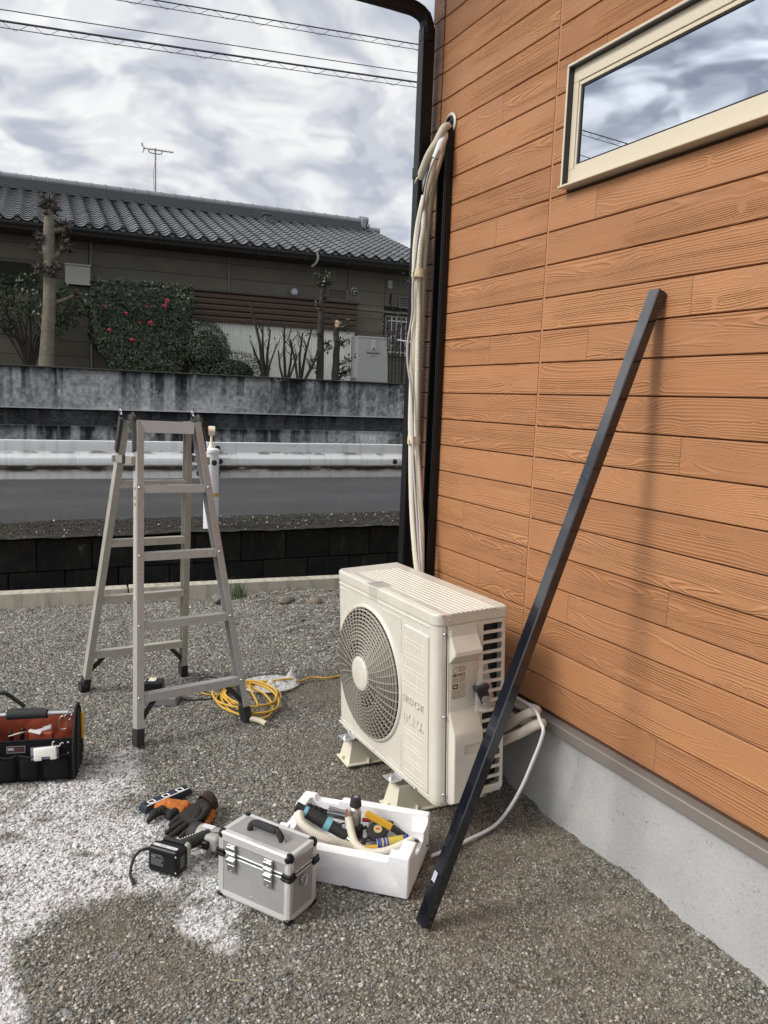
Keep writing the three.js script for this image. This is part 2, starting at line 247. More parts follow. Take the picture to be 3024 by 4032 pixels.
{
  const r = rng(5);
  const board = (y0, y1, z0, z1, ou, ov, gt = 0.0017, gb = 0.0017) => { // one course of siding, chamfered top and bottom
    const pr = [[0.011, y0 + gb], [0.0025, y0 + gb + 0.0004], [0, y0 + gb + 0.0026], [0, y1 - gt - 0.0022], [0.0022, y1 - gt - 0.0004], [0.011, y1 - gt]], pos = [], uv = [], idx = [];
    const e = 0.0007;
    for (let i = 0; i < pr.length - 1; i++) { const a = pr[i], b = pr[i + 1], k = pos.length / 3; pos.push(a[0], a[1], z0 + e, a[0], a[1], z1 - e, b[0], b[1], z0 + e, b[0], b[1], z1 - e); uv.push((z0 + ou) / 2, (a[1] + ov) / 2, (z1 + ou) / 2, (a[1] + ov) / 2, (z0 + ou) / 2, (b[1] + ov) / 2, (z1 + ou) / 2, (b[1] + ov) / 2); idx.push(k, k + 1, k + 2, k + 1, k + 3, k + 2); }
    for (const [z, s] of [[z0 + e, 1], [z1 - e, 0]]) { const k = pos.length / 3; for (const q of pr) { pos.push(q[0], q[1], z); uv.push(0.5, 0.5); } for (let i = 1; i < pr.length - 1; i++) s ? idx.push(k, k + i, k + i + 1) : idx.push(k, k + i + 1, k + i); }
    const g = new THREE.BufferGeometry(); g.setAttribute('position', new THREE.Float32BufferAttribute(pos, 3)); g.setAttribute('uv', new THREE.Float32BufferAttribute(uv, 2)); g.setIndex(idx); const n = plain(g); n.computeVertexNormals(); return n;
  };
  const ends = { 1: [-0.335, 0.252], 5: [-0.335, 0.252], 8: [0.695], 9: [-0.338, 0.257], 12: [0.704], 15: [-0.472], 16: [0.706], 17: [-0.332, 0.25], 20: [0.707], 4: [0.70], 0: [0.705], '-3': [-0.33, 0.25], '-5': [0.7] };
  const WZ = 0.092, WB = 2.237, WT = 2.633, FAR = 3.02;                   // window opening
  for (let k = -9; k <= 20; k++) {
    const y1 = TOP - k * G0, y0 = y1 - G0, ov = r() * 2, zs = [-0.822, -0.0045, 0.0045, FAR];
    for (const e of ends[k] ?? []) zs.push(e);
    zs.sort((a, b) => a - b);
    const base = r() * 2;
    for (let i = 0; i < zs.length - 1; i++) {
      if (zs[i] === -0.0045) continue;
      const pieces = zs[i + 1] > WZ && y0 < WT && y1 > WB && zs[i] < 1.75 ? [[y0, y1, zs[i], WZ], [Math.max(y0, WT), y1, WZ, 1.75], [y0, Math.min(y1, WB), WZ, 1.75], [y0, y1, 1.75, zs[i + 1]]] : [[y0, y1, zs[i], zs[i + 1]]];
      for (let [a, b, c, d] of pieces) { c = Math.max(c, zs[i]); d = Math.min(d, zs[i + 1]); if (b - a < 0.012 || d - c < 0.01) continue; part(house, 'plank', board(a, b, c, d, base + i * 0.61, ov, b < y1 ? 0 : 0.0017, a > y0 ? 0 : 0.0017), sidings[Math.floor(hash2(k + 40, i + 7) * 3)]); }
    }
    part(house, 'corner_board', put(metric(rbox(0.024, G0 - 0.004, 0.095, 0.003), 0.5, r(), r()), 0.006, y0 + G0 / 2, -0.872), sidingCorner);
  }
  part(house, 'caulk_joint', [box(0.006, 3.4, 0.0086, 0.0045, 2.11, 0), box(0.006, 3.4, 0.006, 0.006, 2.11, -0.8225)], caulk);
  // sheathing behind the boards, with the window opening left free, and the rest of the shell
  const sh = [box(0.12, 1.86, 3.94, 0.072, WB - 0.93, 1.05), box(0.12, 1.22, 3.94, 0.072, WT + 0.61, 1.05), box(0.12, WT - WB, 1.008, 0.072, (WT + WB) / 2, -0.412), box(0.12, WT - WB, 1.27, 0.072, (WT + WB) / 2, 2.385)];
  part(house, 'wall_backing', sh, grooveMat);
  const shell = M([0.35, 0.3, 0.25], 0.9);
  part(house, 'wall', [metric(box(7, 3.86, 0.14, 3.54, 1.93, -0.85)), box(0.14, 3.86, 9, 7.0, 1.93, 3.6), box(6.8, 3.86, 0.14, 3.54, 1.93, 8.1), box(0.12, 3.86, 5.0, 0.072, 1.93, 5.53), box(6.8, 0.1, 8.8, 3.54, 0.3, 3.6)], shell);
  part(house, 'roof', [box(8.4, 0.16, 10.2, 3.3, 3.97, 3.5), box(0.04, 0.2, 10.2, -0.9, 3.94, 3.5)], M([0.05, 0.045, 0.04], 0.7));
  part(house, 'soffit', box(0.9, 0.02, 10.1, -0.44, 3.85, 3.5), M([0.42, 0.38, 0.33], 0.8));
  // metal drip trim and mortar footing
  const trimMat = M([0.24, 0.215, 0.19], 0.45, { metalness: 0.3 });
  part(house, 'drip_trim', put(poly([[0.03, 0.346], [-0.020, 0.346], [-0.022, 0.349], [-0.022, 0.383], [-0.019, 0.386], [0.03, 0.393]], 6.0), 0, 0, -0.9), trimMat);
  const ft = dtex(1024, 512, (u, v) => { const n = fbm(u * 10, v * 10, 5, 10), p = vnoise(u * 256, v * 256, 256), h = vnoise(u * 60, v * 90, 60); return 0.72 + 0.07 * (n - 0.5) - 0.16 * step(0.80, 0.97, p) * step(0.4, 0.7, h) + 0.05 * (vnoise(u * 400, v * 400, 400) - 0.5); }, { srgb: true });
  part(house, 'footing', metric(box(0.12, 0.8, 6.0, 0.068, -0.05, 2.1), 0.8), M([0.80, 0.80, 0.79], 0.88, { map: ft, bumpMap: grit, bumpScale: 0.0016 }));
  // window
  const win = new THREE.Group(); win.name = 'window'; house.add(win);
  const Z1 = 1.74, zc = (WZ + Z1) / 2, yc = (WB + WT) / 2;
  const ring = (hv, hh, ov, oh, x0, x1) => { // four members: hv, hh = distance of the outer edge from the opening; ov, oh = widths (verticals, horizontals)
    const y0 = WB + hh, y1 = WT - hh, z0 = WZ + hv, z1 = Z1 - hv, xc = (x0 + x1) / 2, t = x1 - x0;
    return [rbox(t, oh, z1 - z0, 0.002, xc, y1 - oh / 2, (z0 + z1) / 2), rbox(t, oh, z1 - z0, 0.002, xc, y0 + oh / 2, (z0 + z1) / 2), rbox(t, y1 - y0 - 2 * oh, ov, 0.002, xc, (y0 + y1) / 2, z0 + ov / 2), rbox(t, y1 - y0 - 2 * oh, ov, 0.002, xc, (y0 + y1) / 2, z1 - ov / 2)]; };
  part(win, 'outer_frame', [...ring(0, 0, 0.009, 0.009, -0.030, 0.05), rbox(0.012, 0.008, Z1 - WZ + 0.004, 0.003, -0.034, WB + 0.003, zc)], frameMat);
  part(win, 'reveal', [box(0.024, 0.003, Z1 - WZ - 0.02, -0.0165, WT - 0.0107, zc), box(0.024, WT - WB - 0.024, 0.003, -0.0165, yc, WZ + 0.0107)], bronze);
  part(win, 'sash', ring(0.0124, 0.0124, 0.026, 0.046, -0.009, 0.045), frameMat);
  part(win, 'glazing_bead', ring(0.0388, 0.0588, 0.008, 0.013, -0.005, 0.04), frameMat);
  part(win, 'gasket', ring(0.0471, 0.0721, 0.007, 0.006, -0.001, 0.02), mat.rubber);
  const glass = M([0.43, 0.465, 0.52], 0.0, { metalness: 1 });   // solar-control coating: a mirror in daylight
  part(win, 'pane', box(0.006, WT - WB - 0.15, Z1 - WZ - 0.10, 0.006, yc, zc), glass);
  part(house, 'room_wall', [box(2.0, 0.02, 2.2, 1.2, 2.75, 0.9), box(0.02, 2.6, 2.6, 1.9, 1.5, 0.9)], M([0.3, 0.3, 0.3], 0.9));
  // black eave gutter, downpipe with its elbow and wall bracket
  const dp = new THREE.Group(); dp.name = 'downpipe'; house.add(dp);
  part(dp, 'pipe', [rbox(0.058, 3.05, 0.050, 0.005, -0.060, 1.57, -0.874), rbox(0.064, 0.05, 0.056, 0.005, -0.060, 2.50, -0.874), rbox(0.063, 0.05, 0.055, 0.005, -0.060, 0.72, -0.874), box(0.006, 3.0, 0.004, -0.0752, 1.57, -0.8485)], mat.black);
  part(dp, 'elbow', [tube([[-0.060, 3.04, -0.874], [-0.060, 3.09, -0.874], [-0.072, 3.135, -0.874], [-0.12, 3.160, -0.874], [-0.2, 3.165, -0.874], [-0.7, 3.18, -0.874], [-0.80, 3.22, -0.874], [-0.84, 3.32, -0.874], [-0.85, 3.86, -0.874]], 0.032, 10, 60)], mat.black);
  part(dp, 'bracket', [rbox(0.035, 0.018, 0.03, 0.003, -0.016, 2.49, -0.842), rbox(0.008, 0.05, 0.018, 0.002, -0.006, 2.49, -0.832), sph(0.006, 1, 1, 1, -0.01, 2.475, -0.828), sph(0.006, 1, 1, 1, -0.01, 2.508, -0.828)], mat.blackMatt);
  part(house, 'gutter', put(poly([[-0.09, 0.0], [-0.085, -0.06], [-0.05, -0.085], [0.03, -0.085], [0.03, 0.02], [0.026, 0.02], [0.026, -0.08], [-0.048, -0.08], [-0.08, -0.058], [-0.085, 0.0]], 10.2), -0.955, 3.96, -1.6), mat.black);
}
// ---------------------------------------------------------------- street: kerb, bank of blocks, verge, guard rail, road, old concrete wall
const concreteT = dtex(512, 512, (u, v) => 0.74 + 0.2 * (fbm(u * 7, v * 7, 5, 7) - 0.5) + 0.1 * (vnoise(u * 200, v * 200, 200) - 0.5), { srgb: true });
{
  const kerbT = dtex(512, 128, (u, v) => { const n = fbm(u * 30, v * 6, 4, 6), s = fbm(u * 20, v * 3, 3); return [0.80 + 0.2 * (n - 0.5) - 0.10 * step(0.5, 0.8, s), 0.78 + 0.2 * (n - 0.5) - 0.10 * step(0.5, 0.8, s), 0.74 + 0.2 * (n - 0.5) - 0.10 * step(0.5, 0.8, s)]; }, { srgb: true });
  const km = M([0.78, 0.765, 0.70], 0.85, { map: kerbT, bumpMap: grit, bumpScale: 0.002 });
  const kerb = thing('kerb', 'low pale concrete kerb running along the far edge of the gravel', 'kerb', [-0.95, 0, -3.425], -0.072);
  for (const [x0, x1, y] of [[-4.2, -0.006, 0], [0.006, 3.2, 0.003], [-9, -4.212, 0]]) part(kerb, 'kerb_stone', put(metric(rbox(x1 - x0, 0.5, 0.115, 0.006), 1), (x0 + x1) / 2, -0.147 + y, -0.06), km);
  const bt = dtex(512, 512, (u, v) => { const n = fbm(u * 8, v * 8, 5, 8), s = fbm(u * 40, v * 5, 4), w = vnoise(u * 120, v * 120, 120); const l = 0.13 + 0.16 * (n - 0.4) + 0.12 * step(0.6, 0.85, s) + 0.07 * (w - 0.5) + 0.25 * step(0.78, 0.86, n); return [l * 1.03, l * 1.01, l * 0.95]; }, { srgb: true });
  const bank = thing('block_retaining_wall', 'blackened block retaining wall below the road, behind the kerb', 'retaining wall', [0, 0, -4.16]);
  const r = rng(3), mats = [0, 1, 2].map((i) => M([0.62 - 0.14 * i, 0.62 - 0.14 * i, 0.6 - 0.14 * i], 0.95, { map: bt, bumpMap: grit, bumpScale: 0.012 }));
  for (let row = 0; row < 3; row++) for (let k = -8; k < 9; k++) {
    const w = 0.40, h = 0.255, x = k * w + (row % 2) * 0.2 - 0.12; if (x < -3.2 || x > 3) continue;
    part(bank, 'block', put(metric(rbox(w - 0.007, h - 0.007, 0.2, 0.010), 1, r() * 3, r() * 3), x, 0.355 - 0.125 - row * h, -0.1 + (r() - 0.5) * 0.014, (r() - 0.5) * 0.01, (r() - 0.5) * 0.03, 0), mats[Math.floor(r() * 3)]);
  }
  part(bank, 'mortar', box(7, 0.95, 0.1, 0, -0.13, -0.19), M([0.02, 0.02, 0.018], 0.95));
  struct('ditch', [box(14, 0.06, 0.66, 0, -0.3, -3.86)], mat.dark);
  // verge: dirt and moss between the bank and the asphalt
  const g = new THREE.PlaneGeometry(24, 0.92, 480, 36); g.rotateX(-PI / 2); const p = g.attributes.position;
  for (let i = 0; i < p.count; i++) { const x = p.getX(i), z = p.getZ(i); p.setY(i, 0.022 * (fbm(x * 6, z * 9, 4) - 0.35) + 0.01 * (fbm(x * 30, z * 30, 2) - 0.5) + 0.01 * step(0.0, 0.4, z)); }
  g.computeVertexNormals(); g.translate(0, 0.362, -4.56);
  const vt = dtex(1024, 1024, (u, v) => { const n = fbm(u * 20, v * 20, 5, 20), w = vnoise(u * 300, v * 300, 300), m = step(0.52, 0.7, fbm(u * 12 + 3, v * 12, 4, 12)); let l = 0.22 + 0.5 * (n - 0.5) + 0.34 * (w - 0.5); if (w > 0.93 && n > 0.5) l = 0.62; return [lerp(l * 1.06, l * 0.92, m), lerp(l, l * 0.98, m), lerp(l * 0.86, l * 0.55, m)]; }, { srgb: true });
  struct('verge', metric(g, 1.3), M([0.42, 0.39, 0.33], 0.97, { map: vt, bumpMap: grit, bumpScale: 0.012 }));
  const rt = dtex(1024, 1024, (u, v) => { const n = fbm(u * 5, v * 5, 5, 5), w = vnoise(u * 260, v * 260, 260), tr = 0.5 + 0.5 * Math.sin(v * PI * 4); return 0.30 + 0.09 * (n - 0.5) + 0.13 * (w - 0.5) + 0.02 * tr; }, { srgb: true });
  struct('road', metric(box(160, 0.4, 6.9, 0, 0.162, -8.35), 0.35), M([0.48, 0.48, 0.49], 0.9, { map: rt, bumpMap: grit, bumpScale: 0.006 }));
  struct('terrain', [box(400, 0.2, 300, 0, 0.2, -161.6)], M([0.12, 0.12, 0.09], 0.95));
  for (const [n, x, z, s, sx, c] of [['behind the ladder', -0.36, -3.22, 0.04, 1.5, [0.42, 0.40, 0.36]], ['middle one of three', 0.10, -3.02, 0.045, 1.7, [0.40, 0.34, 0.25]], ['nearest the air conditioner', 0.285, -2.92, 0.05, 1.1, [0.44, 0.37, 0.27]]]) {
    const q = new THREE.IcosahedronGeometry(1, 3), a = q.attributes.position;
    for (let i = 0; i < a.count; i++) { const x0 = a.getX(i), y0 = a.getY(i), z0 = a.getZ(i), k = 0.75 + 0.55 * fbm(x0 * 1.3 + x * 9 + 4, y0 * 1.3 + z0 * 1.7 + 8, 3); a.setXYZ(i, x0 * k, Math.max(-0.55, y0 * k), z0 * k); }
    q.scale(s * sx, s * 0.72, s); const f = plain(q); f.computeVertexNormals(); f.rotateY(x * 5);
    solo('rock', 'tan lump of rock lying on the gravel, ' + n, 'rock', metric(f, 4), M(c, 0.9, { bumpMap: grit, bumpScale: 0.006, map: concreteT }), [x, 0.034, z]);
  }
}
{ // grit lying on the verge
  const r = rng(77), o = new THREE.Object3D(), g = new THREE.IcosahedronGeometry(1, 0), I = new THREE.InstancedMesh(plain(g), M(0xffffff, 0.95), 9000), c = new THREE.Color();
  for (let i = 0; i < 9000; i++) { const z = -4.12 - 0.85 * r(), s = 0.003 + 0.007 * r() * r(); o.position.set(-3.5 + 7.5 * r(), 0.368 + 0.008 * r(), z); o.rotation.set(r() * 6, r() * 6, r() * 6); o.scale.set(s * 1.4, s * 0.7, s); o.updateMatrix(); I.setMatrixAt(i, o.matrix); const l = r() < 0.04 ? 0.5 : 0.02 + 0.07 * r(); c.setRGB(l * 1.05, l, l * 0.86); I.setColorAt(i, c); }
  I.name = 'verge_grit'; I.userData.kind = 'stuff'; tag(I, 'dark grit and leaf litter strewn along the verge under the guard rail', 'grit'); scene.add(I);
}
{ // guard rail
  const gr = thing('guard_rail', 'white corrugated steel guard rail with rust-streaked lower groove along the road', 'guard rail', [-0.15, 0, -4.30], -0.012);
  const gt = dtex(2048, 256, (u, v) => { // v runs up the beam: dirt gathers in the lower fold and in specks
    const n = fbm(u * 60, v * 9, 4, 0), f = fbm(u * 160, v * 20, 3), d1 = Math.exp(-(((v - 0.285 + 0.09 * (n - 0.5)) / 0.075) ** 2)) * step(0.15, 0.5, n), d2 = Math.exp(-(((v - 0.70) / 0.035) ** 2)) * step(0.45, 0.7, n) * 0.55, sp = step(0.74, 0.85, f) * 0.25; let k = clamp(d1 * 0.95 + d2 + sp * 0.5);
    const st = 0.06 * step(0.5, 0.8, fbm(u * 200, v * 1.2, 3)); return [lerp(0.93 - st, 0.19, k), lerp(0.94 - st, 0.18, k), lerp(0.95 - st, 0.13, k)]; }, { srgb: true });
  const prof = [[0.0, 0], [0.010, 0.003], [0.013, 0.012], [0.004, 0.09], [0.008, 0.102], [0.044, 0.112], [0.048, 0.118], [0.050, 0.168], [0.046, 0.178], [0.006, 0.222], [0.004, 0.232], [0.013, 0.298], [0.010, 0.309], [0.0, 0.312]];
  const beam = (x0, x1, off = 0) => { const pos = [], uv = [], idx = []; prof.forEach((q, i) => { for (const x of [x0, x1]) { pos.push(x, q[1], -0.03 - q[0] * -1 - 0.1 + off); uv.push(x / 6, q[1] / 0.312); } if (i) { const k = i * 2; idx.push(k - 2, k - 1, k, k - 1, k + 1, k); } }); const b = pos.length / 3; prof.forEach((q, i) => { for (const x of [x0, x1]) { pos.push(x, q[1], -0.034 + q[0] - 0.1 + off); uv.push(x / 6, q[1] / 0.312); } if (i) { const k = b + i * 2; idx.push(k - 2, k, k - 1, k - 1, k, k + 1); } }); const g = new THREE.BufferGeometry(); g.setAttribute('position', new THREE.Float32BufferAttribute(pos, 3)); g.setAttribute('uv', new THREE.Float32BufferAttribute(uv, 2)); g.setIndex(idx); return put(toCreasedNormals(plain(g), 0.45), 0, 0.785, 0); };
  const bm = M([0.90, 0.90, 0.89], 0.42, { map: gt });
  part(gr, 'beam', [beam(-9, 0.10)], bm); part(gr, 'beam', [beam(-0.06, 4.3, 0.004)], bm);
  const wm = M([0.84, 0.85, 0.87], 0.38, { map: smudge });
  const post = part(gr, 'post', [cyl(0.064, 0.064, 0.80, 32, 0, 0.635, 0), lathe([[0, 0.022], [0.03, 0.02], [0.061, 0.012], [0.0675, 0.002], [0.0675, -0.022], [0.064, -0.022]], 32, 0, 1.035, 0)], wm);
  part(post, 'tape_band', lathe([[0.0644, 0.018], [0.0647, 0.018], [0.0647, -0.014], [0.0644, -0.014]], 32, 0, 0.66, 0), M([0.62, 0.38, 0.06], 0.6));
  const bolt = (x, y, z) => [cyl(0.023, 0.023, 0.006, 16, x, y, z, PI / 2), cyl(0.014, 0.013, 0.016, 6, x, y, z + 0.01, PI / 2)];
  const boltM = M([0.035, 0.033, 0.028], 0.6, { metalness: 0.3 });
  part(gr, 'splice_plate', rbox(0.30, 0.062, 0.006, 0.002, 0.03, 0.935, -0.077), wm); part(gr, 'splice_plate', rbox(0.085, 0.062, 0.006, 0.002, 1.75, 0.935, -0.080), wm);
  for (const [x, y, z] of [[0.01, 0.935, 0.064], [0.078, 1.045, -0.108], [0.092, 0.935, -0.071], [0.078, 0.83, -0.108], [-0.09, 0.935, -0.071], [-0.078, 0.83, -0.108], [1.75, 0.935, -0.075]]) part(gr, 'bolt', bolt(x, y, z), boltM);
  const dl = part(gr, 'delineator', [lathe([[0.028, 0], [0.018, 0.03], [0.011, 0.05], [0.011, 0.10], [0.02, 0.108]], 16, 0, 1.055, 0), rbox(0.052, 0.075, 0.05, 0.012, 0.004, 1.198, 0), cyl(0.037, 0.037, 0.05, 24, 0.002, 1.2, 0, 0, 0, PI / 2)], M([0.74, 0.68, 0.55], 0.5));
  dl.rotation.y = -0.20; part(dl, 'reflector', cyl(0.033, 0.033, 0.004, 24, -0.026, 1.2, 0, 0, 0, PI / 2), M([0.85, 0.16, 0.05], 0.25));
}
{ // old stained concrete wall across the road
  const stain = (dark, seed) => dtex(2048, 512, (u, v) => {
    const x = u * 14, y = v * 0.7, n = fbm(x * 1.3 + seed, y * 1.3, 5), st = 0.5 * fbm(x * 2.6 + seed * 3, y * 0.5 + n * 0.8, 5) + 0.5 * fbm(x * 11 + seed, y * 0.8 + n, 4), fine = fbm(x * 22, y * 16, 4);
    let l = 0.62 + 0.58 * (n - 0.5) + 0.42 * (fine - 0.5);
    l -= (0.30 + 0.16 * v) * step(0.42, 0.66, st) * (0.35 + 0.65 * step(-0.2, 1.0, v + n - 0.5)); l -= 0.22 * step(0.82, 1.0, v + 0.15 * (fine - 0.5));
    const cr = Math.abs(fbm(x * 5.1 + seed, y * 5.1 + 7, 3) - 0.5), cr2 = Math.abs(fbm(x * 8.3 + 31, y * 8.3 + seed, 3) - 0.5), zone = step(0.50, 0.60, fbm(x * 0.8 + 2 + seed, y * 1.2 + 3, 3));
    const w = Math.max(step(0.022, 0.004, cr) * zone, step(0.018, 0.003, cr2) * zone, step(0.66, 0.80, fbm(x * 8, y * 1.1 + 5, 4)) * 0.75); l = lerp(l, 0.82, w * 0.8);
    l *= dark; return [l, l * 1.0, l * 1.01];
  }, { srgb: true });
  const uvq = (g) => { g = plain(g); const p = g.attributes.position, u = g.attributes.uv; g.computeBoundingBox(); const b = g.boundingBox; for (let i = 0; i < p.count; i++) u.setXY(i, (p.getX(i) + 7) / 14, (p.getY(i) - b.min.y) / (b.max.y - b.min.y)); return g; };
  const w = thing('concrete_wall', 'old grey concrete wall with black streaks and pale cracks across the road', 'wall', [0, 0, -11.3]);
  const cm = (t) => M([0.86, 0.86, 0.85], 0.92, { map: t, bumpMap: grit, bumpScale: 0.01 });
  part(w, 'upper_panel', uvq(box(40, 0.63, 0.25, 0, 1.50, -0.125)), cm(stain(1.0, 3)));
  part(w, 'coping', uvq(rbox(40, 0.022, 0.30, 0.008, 0, 1.827, -0.125)), M([0.09, 0.09, 0.075], 0.95, { bumpMap: grit, bumpScale: 0.02 }));
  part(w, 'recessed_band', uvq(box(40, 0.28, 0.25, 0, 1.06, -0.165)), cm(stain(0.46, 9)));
  part(w, 'drip_edge', box(40, 0.012, 0.05, 0, 1.194, -0.005), M([0.5, 0.5, 0.5], 0.9));
  part(w, 'lower_panel', uvq(box(40, 0.62, 0.3, 0, 0.615, -0.09)), cm(stain(1.08, 15)));
  struct('yard', box(90, 0.3, 60, 0, 1.64, -41.5), M([0.10, 0.085, 0.06], 0.95, { bumpMap: grit, bumpScale: 0.03 }));
}
// ---------------------------------------------------------------- the tile-roofed house beyond the wall (its own axes: x along the eave, z towards the road)
const H0 = V(-1.6, 0, -14.3), HA = R(-3), hx = (x, y, z) => V(x, y, z).applyAxisAngle(V(0, 1, 0), HA).add(H0);
{
  const h = thing('tiled_house', 'one-storey dark olive house with grey tiled roof beyond the concrete wall', 'house', H0.toArray(), HA);
  const r = rng(11), wallT = dtex(512, 512, (u, v) => 0.86 + 0.14 * (fbm(u * 6, v * 6, 4, 6) - 0.5) + 0.04 * (vnoise(u * 4, v * 200, 200) - 0.5), { srgb: true });
  const wm = [0, 1, 2].map((i) => M([0.190 + 0.013 * i, 0.183 + 0.012 * i, 0.138 + 0.009 * i], 0.75, { map: wallT })), trim = M([0.17, 0.165, 0.13], 0.6), groove = M([0.02, 0.02, 0.016], 0.9), brown = M([0.075, 0.05, 0.035], 0.5), white = M([0.6, 0.6, 0.58], 0.6);
  for (let k = 0; k < 10; k++) for (const [x0, x1] of [[-15.5, -5.01], [-5, -1.4], [-1.39, 1.50], [1.51, 4.14], [4.16, 7.55], [7.56, 8.44]]) {
    const y0 = 1.54 + k * 0.285; if (x0 > 7.5 && y0 > 2.5 && y0 < 3.3) { part(h, 'plank', put(metric(rbox(x1 - 8.30, 0.279, 0.024, 0.003), 0.6), (8.30 + x1) / 2, y0 + 0.1425, 0.012), wm[0]); continue; }
    part(h, 'plank', put(metric(rbox(x1 - x0, 0.279, 0.024, 0.003), 0.6, r(), r()), (x0 + x1) / 2, y0 + 0.1425, 0.012), wm[Math.floor(r() * 3)]);
  }
  part(h, 'wall', [box(23.9, 2.9, 0.15, -3.53, 3.0, -0.08), box(23.9, 2.9, 0.15, -3.53, 3.0, -8.0), box(0.15, 2.9, 7.8, 8.34, 3.0, -4.0), box(0.15, 2.9, 7.8, -15.5, 3.0, -4.0)], groove);
  part(h, 'band_trim', [rbox(3.35, 0.06, 0.05, 0.006, 5.85, 3.44, 0.03), rbox(0.9, 0.05, 0.06, 0.006, 7.95, 3.42, 0.03), rbox(0.04, 0.8, 0.05, 0.006, 4.15, 3.9, 0.03)], trim);
  // roof: two slopes of S-shaped tiles over a deck
  const EW = 0.72, EY = 4.36, RW = -3.3, RY = 5.72, sl = Math.atan2(RY - EY, EW - RW), run = Math.hypot(RY - EY, EW - RW), U0 = -16.0, U1 = 8.66, cw = 0.292, rows = 18, ex = run / rows, cols = Math.round((U1 - U0) / cw);
  const tiles = [0, 1, 2].map((i) => { // one tile: wavy top, thick front lip; built flat then laid on the slope
    const n = 14, pos = [], idx = [], wv = (t) => 0.052 * Math.pow(0.5 + 0.5 * Math.cos((t - 0.86) * 2 * PI), 1.35) - 0.014 * Math.sin(PI * clamp(t / 0.72)), L = ex * 1.14;
    for (let k = 0; k <= n; k++) { const t = k / n, x = t * cw, y = wv(t); pos.push(x, y + 0.019, L, x, y + 0.006, 0, x, y + 0.019, L + 0.0005, x, y - 0.010, L + 0.0005); }
    for (let k = 0; k < n; k++) { const a = k * 4, b = a + 4; idx.push(a, b, a + 1, b, b + 1, a + 1, a + 2, a + 3, b + 2, b + 2, a + 3, b + 3); }
    const g = new THREE.BufferGeometry(); g.setAttribute('position', new THREE.Float32BufferAttribute(pos, 3)); g.setAttribute('color', new THREE.Float32BufferAttribute(pos.map((_, i) => i % 12 < 6 ? 1.15 : 0.22), 3)); g.setIndex(idx); const q = plain(g); q.computeVertexNormals(); return toCreasedNormals(q, 0.6);  // vertex colour paints shade onto the front lips and keeps the tops lighter
  });
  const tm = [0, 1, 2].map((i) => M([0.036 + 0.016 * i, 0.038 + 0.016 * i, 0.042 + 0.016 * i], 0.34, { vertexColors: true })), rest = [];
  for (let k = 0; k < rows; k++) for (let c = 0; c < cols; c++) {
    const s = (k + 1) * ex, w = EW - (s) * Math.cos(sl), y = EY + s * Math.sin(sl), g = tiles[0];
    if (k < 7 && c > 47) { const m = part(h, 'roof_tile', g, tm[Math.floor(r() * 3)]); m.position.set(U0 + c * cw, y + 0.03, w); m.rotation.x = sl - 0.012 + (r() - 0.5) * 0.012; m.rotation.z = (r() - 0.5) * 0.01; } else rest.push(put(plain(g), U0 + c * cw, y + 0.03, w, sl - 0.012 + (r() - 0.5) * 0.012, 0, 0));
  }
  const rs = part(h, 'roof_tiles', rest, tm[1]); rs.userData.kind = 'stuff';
  for (let c = 46; c < cols; c++) part(h, 'eave_tile', [cyl(0.062, 0.055, 0.05, 16, U0 + (c + 0.86) * cw, EY + 0.055, EW + 0.012, PI / 2), rbox(cw - 0.11, 0.05, 0.02, 0.006, U0 + (c + 0.38) * cw, EY + 0.0, EW + 0.0)], M([0.075, 0.078, 0.085], 0.5));
  part(h, 'roof_deck', [put(box(U1 - U0, 0.05, run), (U0 + U1) / 2, (EY + RY) / 2 - 0.035, (EW + RW) / 2, sl), put(box(U1 - U0, 0.05, run), (U0 + U1) / 2, (EY + RY) / 2 - 0.035, 2 * RW - (EW + RW) / 2, -sl)], groove);
  part(h, 'soffit', [box(U1 - U0, 0.03, 0.72, (U0 + U1) / 2, 4.255, 0.34), box(U1 - U0, 0.14, 0.03, (U0 + U1) / 2, 4.315, 0.69)], M([0.05, 0.048, 0.04], 0.8));
  part(h, 'gable', put(poly([[-0.6, 4.27], [7.2, 4.27], [3.3, 5.65]], 0.06), 8.45, 0, 0, 0, PI / 2), wm[0]);
  // ridge: courses of flat tiles under round capping tiles
  const rm = M([0.075, 0.078, 0.085], 0.45), capM = M([0.22, 0.23, 0.24], 0.42, { metalness: 0.2, roughnessMap: wear });
  for (let k = 0; k < 5; k++) part(h, 'ridge_course', rbox(24.2 - k * 0.01, 0.042, 0.30 - k * 0.022, 0.006, -3.9, 5.75 + k * 0.047, RW), rm);
  for (let k = 0; k < 41; k++) { const x = -4.2 + k * 0.305; part(h, 'ridge_cap', [cyl(0.085, 0.085, 0.292, 14, x, 5.985, RW, 0, 0, PI / 2), cyl(0.098, 0.098, 0.03, 14, x + 0.14, 5.987, RW, 0, 0, PI / 2)], capM); }
  part(h, 'ridge_end', [rbox(0.16, 0.28, 0.26, 0.05, 8.24, 5.93, RW), cyl(0.10, 0.10, 0.22, 14, 8.26, 6.02, RW, 0, 0, PI / 2), cyl(0.08, 0.08, 0.40, 14, 8.50, 5.80, RW, 0, 0, PI / 2), rbox(0.07, 0.10, 0.3, 0.03, 8.36, 5.88, RW)], capM);
  part(h, 'roof_vent', [rbox(0.14, 0.20, 0.2, 0.02, 5.6, 5.62, -2.7), rbox(0.22, 0.03, 0.26, 0.01, 5.6, 5.73, -2.7)], rm);
